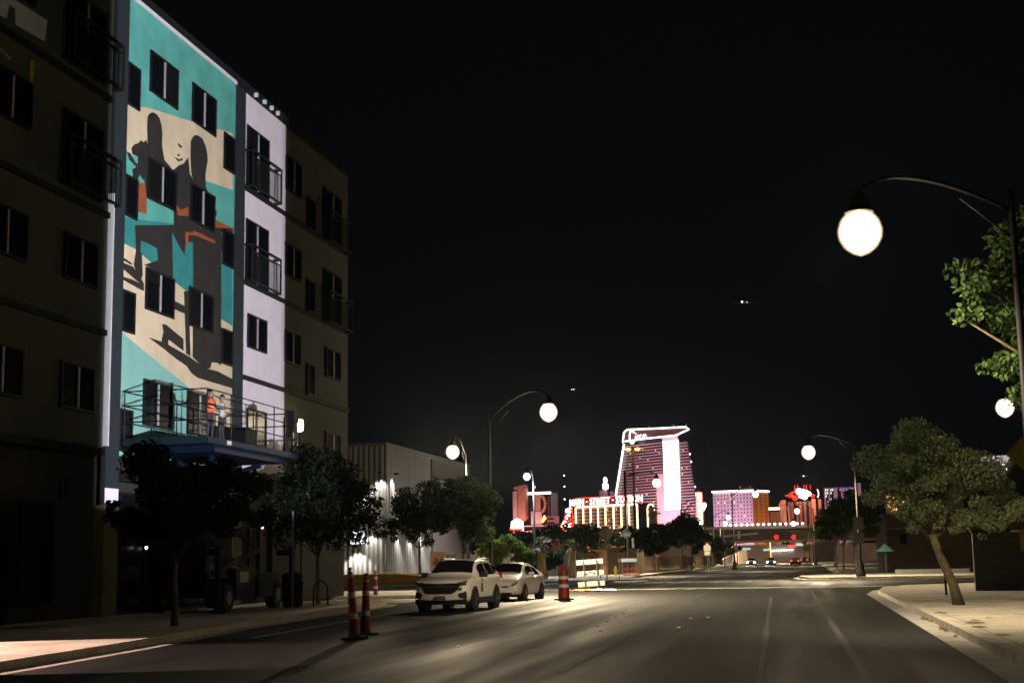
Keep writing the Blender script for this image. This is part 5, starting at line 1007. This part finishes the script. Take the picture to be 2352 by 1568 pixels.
# --- hotel with the D shape
T = thing('dotted_hotel', 'hotel with pink and orange fins and a glowing letter D on its front', 'hotel', (-260.6,1400,0)); fr = Fr((-260.6,1400,0), (-1,.2))
b = MB(); fr.bar(b, -17, 20, 0, 68.3, -20, 0); b.build('wall', M['hotel_dark'], T, True)
b = MB(); fr.slab(b, [(15.8,0),(20.9,0),(20.9,70.0),(16.3,70.8)], .02, 6); b.build('pink_fin', M['pink'], T, True)
b = MB(); fr.slab(b, [(6.8,44),(10.8,40.6),(14.6,44),(14.6,71.6),(19,72),(19,74.4),(7.9,76.5),(6.8,73)], .02, 8); b.build('orange_fin', M['salmon'], T, True)
q = MB(); fr.bar(q, -17.4, 6.4, 66.9, 68.9, .02, 2); q.build('cornice', E_['neon'], T, True)
q = MB(); fr.bar(q, -6.8, -1.3, 37, 66.4, .02, 1.5); q.build('letter_stem', M['salmon'], T, True); q = MB(); fr.bar(q, -7.5, 3.2, 36.5, 50, .5, 2.4); q.build('lit_base', M['pink'], T, True)
q = MB(); out = arc(-5.5,57,7.4,9.2,90,-90,16); inn = arc(-5.5,57,5.0,6.8,-90,90,16); fr.slab(q, [(-5.5-(a+5.5),z) for a, z in out]+[(-5.5-(a+5.5),z) for a, z in inn], .02, 1.8); q.build('letter_bow', M['salmon'], T, True)
q = MB(); fr.slab(q, [(-8.3,39),(-8.3,42),(-10.5,46),(-12,43)], .02, 2); q.build('corner_sign', E_['orangel'], T, True)
q = MB()
for i in range(7): fr.bar(q, -15.5, -14.3, 46+i*2.8, 47+i*2.8, .02, .5)
q.build('lit_windows', M['salmon'], T, True)
q = MB(); fr.bar(q, -14.8, 11, 35.4, 36.4, .02, 4); fr.bar(q, -14.8, 11, 30, 31.3, .02, 4); q.build('podium_band', M['pink'], T, True)
q = MB()
for a, z in ((1,73),(-.9,73)): fr.bar(q, a, a+.25, z, z+2.3, 0, .4)
fr.bar(q, -1, 1.4, 73, 73.3, 0, .4); fr.bar(q, -.8, 1.3, 75.2, 75.5, 0, .4); q.build('roof_frame', E_['neon'], T, True)
lamp('SPOT','flood_light',fr(10,10,45),9.0e4,(1.0,.42,.36),T,1,fr(9,55),90,.6); lamp('SPOT','flood_light',fr(-4,22,28),3.6e4,(1.0,.55,.42),T,1,fr(-4,48),90,.6); lamp('SPOT','flood_light',fr(22,12,30),2.2e4,(1.0,.62,.75),T,1,fr(18,50),70,.6)
wd = thing('pavilion_sign', 'white glowing domed sign with a red strip beneath', 'sign', (-119.4,600,0)); MB().lathe([(.001,19.6),(1.4,19.0),(2.6,18.2),(2.8,15.6),(2.6,14.4)], (0,0,0), 10).build('dome', E_['neon'], wd); MB().box(-2.7,2.7,-2.9,-2.8,14.3,15.3).build('red_strip', E_['red'], wd); MB().cyl((0,0,0),(0,0,14.3),1.0).build('support', M['brownw'], wd)
lo = thing('low_casino', 'low pink casino block with dark window slots left of the neon sign', 'building', (-118,720,0)); MB().box(-128,-110,720,735,0,20).build('wall', M['brownw'], lo, True); MB().box(-127.5,-121.5,719,720,16.4,24).build('pink_wall', M['pink'], lo, True)
for z in (18.2,20.2,22.2): MB().box(-127.2,-124,718.9,718.99,z,z+.8).build('window_slot', M['hotel_dark'], lo, True)
lamp('SPOT','flood_light',(-124,700,14),7000,(1.0,.4,.36),lo,1,(-124,719,20),90,.6)
ns = thing('neon_sign', 'tall stepped neon sign of red and white glowing letters', 'sign', (-114,700,0)); MB().box(-1.9,2.4,0,.8,0,27.5).build('pylon', M['crown'], ns)
for i, (x, z, r, m) in enumerate(((1.4,26.2,.9,'neon'),(-.1,25.9,.7,'neon'),(1.0,24.0,.8,'neon'),(-.2,22.6,.7,'neon'),(1.6,21.4,.6,'red'),(.6,20.2,.7,'red'),(-.9,21.0,.6,'red'),(1.4,18.8,.8,'neonw'),(-1.4,19.6,1.0,'neon'),(-2.6,18.6,.7,'neonw'),(-3.6,17.3,.8,'red'),(-1.6,17.0,.7,'red'),(.4,17.2,.7,'neon'),(-.8,15.2,.9,'neonw'),(-4.6,15.0,.45,'neonw'),(-6.0,14.8,.5,'neonw'))):
    q = MB(); th = R(25); pts = arc(0,0,r*.75,r,40,320,9); q.tube([(x+a*math.cos(th)+z_*math.sin(th)*.4,-.5,z+z_) for a, z_ in pts], r*.42, 5); q.build('neon_letter', E_[m], ns)
q = MB().tube([(-2.4,-.3,15),(-2.2,-.3,20),(.3,-.3,27.2),(2.6,-.3,27.4),(2.7,-.3,16)], .16, 5); q.build('red_outline', E_['red'], ns)
rs = thing('neon_sign', 'slim red neon blade sign right of the curved tower', 'sign', (-91.4,1300,0)); MB().box(-3,2.6,.5,2,30,60).build('panel', E_['neonw'], rs); MB().tube([(-3,0,32),(-2.6,0,56),(0,0,61),(2.8,0,58),(3,0,34)], .55, 6).build('red_outline', E_['red'], rs); MB().box(-2,2,.6,1.8,0,30).build('support', M['brownw'], rs)
# --- slab hotel, pink front and orange side
fl = Fr((-33.9,1000,0), (-.9,.43)); fs_ = Fr((-33.9,1000,0), (.43,.9)); T = thing('slab_hotel', 'slab hotel with pink dotted front and orange side under a white cornice', 'hotel', (-33.9,1000,0))
c0, c1, c2, c3 = fl(0,0), fl(30.6,0), fl(30.6,0)+fs_.d*24, fs_(24,0)
b = MB().prism([(p.x,p.y) for p in (c0,c1,c2,c3)], 0, 46.4); b.build('wall', M['pink'], T, True)
q = MB(); fs_.bar(q, .05, 24, 0, 46.3, .02, .12); q.build('side_wall', M['tanw'], T, True)
pr = None; rest = MB(); k = 0
for j in range(14,-1,-1):
    for i in range(12):
        a = .9+i*2.52; z = 9.5+j*2.45; k += 1
        if k > 96: fl.bar(rest, a, a+.85, z, z+1.15, .01, .06)
        elif pr is None: q = MB(); fl.bar(q, 0, .85, 0, 1.15, .01, .06); pr = q.build('window', M['hotel_dark'], T, True); o = pr; o.location = fl(a,z) - fl.P
        else: o = pr.copy(); COL.objects.link(o); o.parent = T; o.location = fl(a,z) - fl.P
rest.build('front_windows', M['hotel_dark'], T, True, kind='stuff')
pr = None
for a in (4.2,11.5,18.8):
    for j in range(15):
        z = 9.5+j*2.45
        if pr is None: q = MB(); fs_.bar(q, 0, 1.4, 0, 1.2, .13, .2); pr = q.build('side_window', M['hotel_dark'], T, True); o = pr
        else: o = pr.copy(); COL.objects.link(o); o.parent = T
        o.location = fs_(a,z) - fs_.P
q = MB()
for i, j in ((8,12),(5,12),(6,13),(3,11),(9,5),(7,4),(8,4),(2,8),(10,12)): a = .9+i*2.52; z = 9.5+j*2.45; fl.bar(q, a, a+.85, z, z+1.15, .065, .1)
q.build('lit_windows', E_['win'], T, True)
tubef(fl, [(31,47.2),(-.4,46.9)], .6, .55).build('cornice_light', E_['neon'], T, True); tubef(fs_, [(-.3,46.9),(24.3,46.9)], .6, .55).build('cornice_light', E_['neon'], T, True)
b = MB(); fl.bar(b, 3, 12, 46.4, 49.6, -9, -4); b.build('roof_house', M['crown'], T, True)
for a in (3.5,11.5): MB().lathe([(.001,.5),(.4,0),(.001,-.4)], fl(a,50,-4.5), 8).build('beacon', E_['red'], T, True)
lamp('SPOT','flood_light',fl(16,14,42),1.0e5,(1.0,.62,.88),T,1,fl(16,30),95,.6); lamp('SPOT','flood_light',fs_(12,10,32),4.2e4,(1.0,.48,.18),T,1,fs_(12,30),95,.6)
# --- casino cluster
T = thing('brown_casino', 'brown columned casino under a burst of red and white neon', 'casino', (5.5,900,0)); fr = Fr((5.5,900,0), (-1,0))
b = MB(); fr.bar(b, -6, 14.5, 0, 35.2, -14, 0); fr.bar(b, 19.5, 26, 0, 31, -12, -1); b.build('wall', M['hotel_dark'], T, True)
for a in (.5,3.6,6.2,8.2,11.3,13.2): q = MB(); fr.bar(q, a, a+1.5, 10, 34.5, .02, 1.0); q.build('column', M['brownw'], T, True)
q = MB()
for a in (20,21.2,22.4,23.6,24.8): fr.bar(q, a, a+.55, 10, 29, -.98, -.3)
q.build('striped_front', M['tanw'], T, True)
b = MB(); fr.bar(b, -2.2, .2, 0, 36.2, .02, 1.5); fr.bar(b, -5.5, -3.8, 0, 36, .02, 1.2); b.build('orange_pier', M['salmon'], T, True)
q = MB(); fr.bar(q, 19.6, 26.4, 30.2, 31.6, -.9, .3); q.build('lit_canopy', E_['neonw'], T, True)
for a in (18.0,15.4):
    q = MB().tube([fr(a+1.1*math.cos(2*PI*i/18), 25+7*math.sin(2*PI*i/18), 1.2) for i in range(18)], .22, 5, 0, True); q.build('oval_neon', M['pink'], T, True)
q = MB(); fr.slab(q, [(15.6,22),(18.2,22),(20.2,33),(18.6,36),(15.8,36)], -1.5, 0); q.build('red_gable', M['salmon'], T, True)
q = MB()
for a, z, r in ((7.4,41.0,2.1),(5.2,40.2,2.3),(3.2,39.8,2.0),(1.8,39.4,1.6),(6.2,38.6,2.0),(4.2,37.6,1.8)): q.lathe([(.001,r),(r*.8,r*.6),(r,0),(r*.8,-r*.6),(.001,-r)], fr(a,z,1.5), 12)
q.build('glowing_cluster', E_['neon'], T, True)
q = MB()
for a, z, r, s0, s1 in ((9.6,38.6,2.2,0,300),(11.0,39.2,1.6,40,330),(12.8,37.2,1.6,20,200),(10.2,36.8,1.2,0,360),(.2,39.4,1.5,200,420),(-.6,38.0,1.0,0,360),(13.2,38.8,1.4,90,280),(8.8,41.4,1.4,0,200)): q.tube([fr(x, z_, 1.8) for x, z_ in arc(a,z,r,r,s0,s1,12)], .2, 5)
q.tube([fr(x, z_, 1.5) for x, z_ in arc(13.5,34.5,5,4.6,60,150,10)], .2, 5)
for a in (9.9,8.1,4.4,2.9,.6): q.tube([fr(a,42,1),fr(a,45,1)], .12, 5)
q.build('red_neon_scrolls', E_['red'], T, True)
tubef(fr, arc(-3.0,39.5,1.2,2.6,110,250,8), 1.5, .3).build('crescent_neon', E_['neonw'], T, True)
lamp('SPOT','flood_light',fr(5,6,30),2.6e4,(1.0,.42,.28),T,1,fr(5,24),100,.6); lamp('POINT','sign_glow',fr(5,38,8),9000,(1.0,.45,.3),T,1); lamp('SPOT','flood_light',fr(20,6,25),1.8e4,(1.0,.5,.35),T,1,fr(19,28),90,.6)
fr = Fr((29,1100,0), (-1,0)); T = thing('striped_hotel', 'pink hotel with dark strips of blue-lit windows above the right trees', 'hotel', (29,1100,0))
b = MB(); fr.bar(b, -9, 13, 0, 52, -15, 0); b.build('wall', M['pink'], T, True)
for a0, a1, m in ((9.9,12.0,'lampc'),(6.2,8.9,'lampc'),(.6,3.3,'bluen'),(-5.0,-2.3,'bluen')):
    q = MB(); fr.bar(q, a0, a1, 10, 51.6, .02, .15); o = q.build('window_strip', M['hotel_dark'], T, True); q = MB(); rng = np.random.default_rng(int(a1*10)+90)
    for j in range(17):
        for k in range(2):
            if rng.random() < .6: fr.bar(q, a0+.3+k*1.2, a0+.95+k*1.2, 12+j*2.35, 13.5+j*2.35, .16, .25)
    q.build('lit_panes', E_['bluen'] if m == 'bluen' or rng.random() < .0 else E_['sign'], o, True)
b = MB(); fr.bar(b, -14, -9.5, 0, 55, -15, -1); b.build('side_wall', M['pink'], T, True)
lamp('SPOT','flood_light',fr(2,14,38),5.0e4,(1.0,.55,.70),T,1,fr(2,42),95,.6)

# ================================================================ AIRCRAFT
def plane(label, loc, s, rz):
    t = thing('aeroplane', label, 'aeroplane', loc, rz); MB().tube([(0,-2.6*s,0),(0,-2*s,0),(0,1.4*s,0),(0,2.4*s,.2*s)], [.05*s,.26*s,.26*s,.06*s], 8).build('fuselage', M['grey_metal'], t)
    MB().add([(-3*s,.5*s,0),(0,-.6*s,0),(3*s,.5*s,0),(3*s,.9*s,0),(0,.5*s,0),(-3*s,.9*s,0)], [(0,1,4,5),(1,2,3,4)]).build('wing', M['grey_metal'], t); MB().add([(0,1.6*s,.1*s),(0,2.5*s,.1*s),(0,2.6*s,1.0*s),(0,2.2*s,1.0*s)], [(0,1,2,3)]).build('fin', M['grey_metal'], t)
    for x in (-.9,.3): MB().lathe([(.001,.22*s),(.2*s,0),(.001,-.22*s)], (x*s,-.7*s,0), 8).build('landing_light', E_['pinlight'], t)
    return t
plane('aeroplane showing two white lights high right of the tower', (-20,600,107.6), 1.7, R(20)); plane('tiny aeroplane light high above the station casino', (-93.7,600,73.7), .8, R(-10)); plane('tiny aeroplane light just above the brown casino', (.6,300,17.8), .5, R(30))

# ================================================================ night haze: thin dusty air round the whole place
hz = MB().box(-700,500,-40,1800,-1.2,175).build('haze', M['glass'], kind='stuff')
hm = bpy.data.materials.new('thin_haze'); hm.use_nodes = True; t = hm.node_tree; t.nodes.clear()
o = t.nodes.new('ShaderNodeOutputMaterial'); v = t.nodes.new('ShaderNodeVolumePrincipled'); v.inputs['Color'].default_value = (.72,.84,1,1); v.inputs['Density'].default_value = .00004; v.inputs['Anisotropy'].default_value = .87
t.links.new(v.outputs[0], o.inputs['Volume']); hz.data.materials.clear(); hz.data.materials.append(hm)
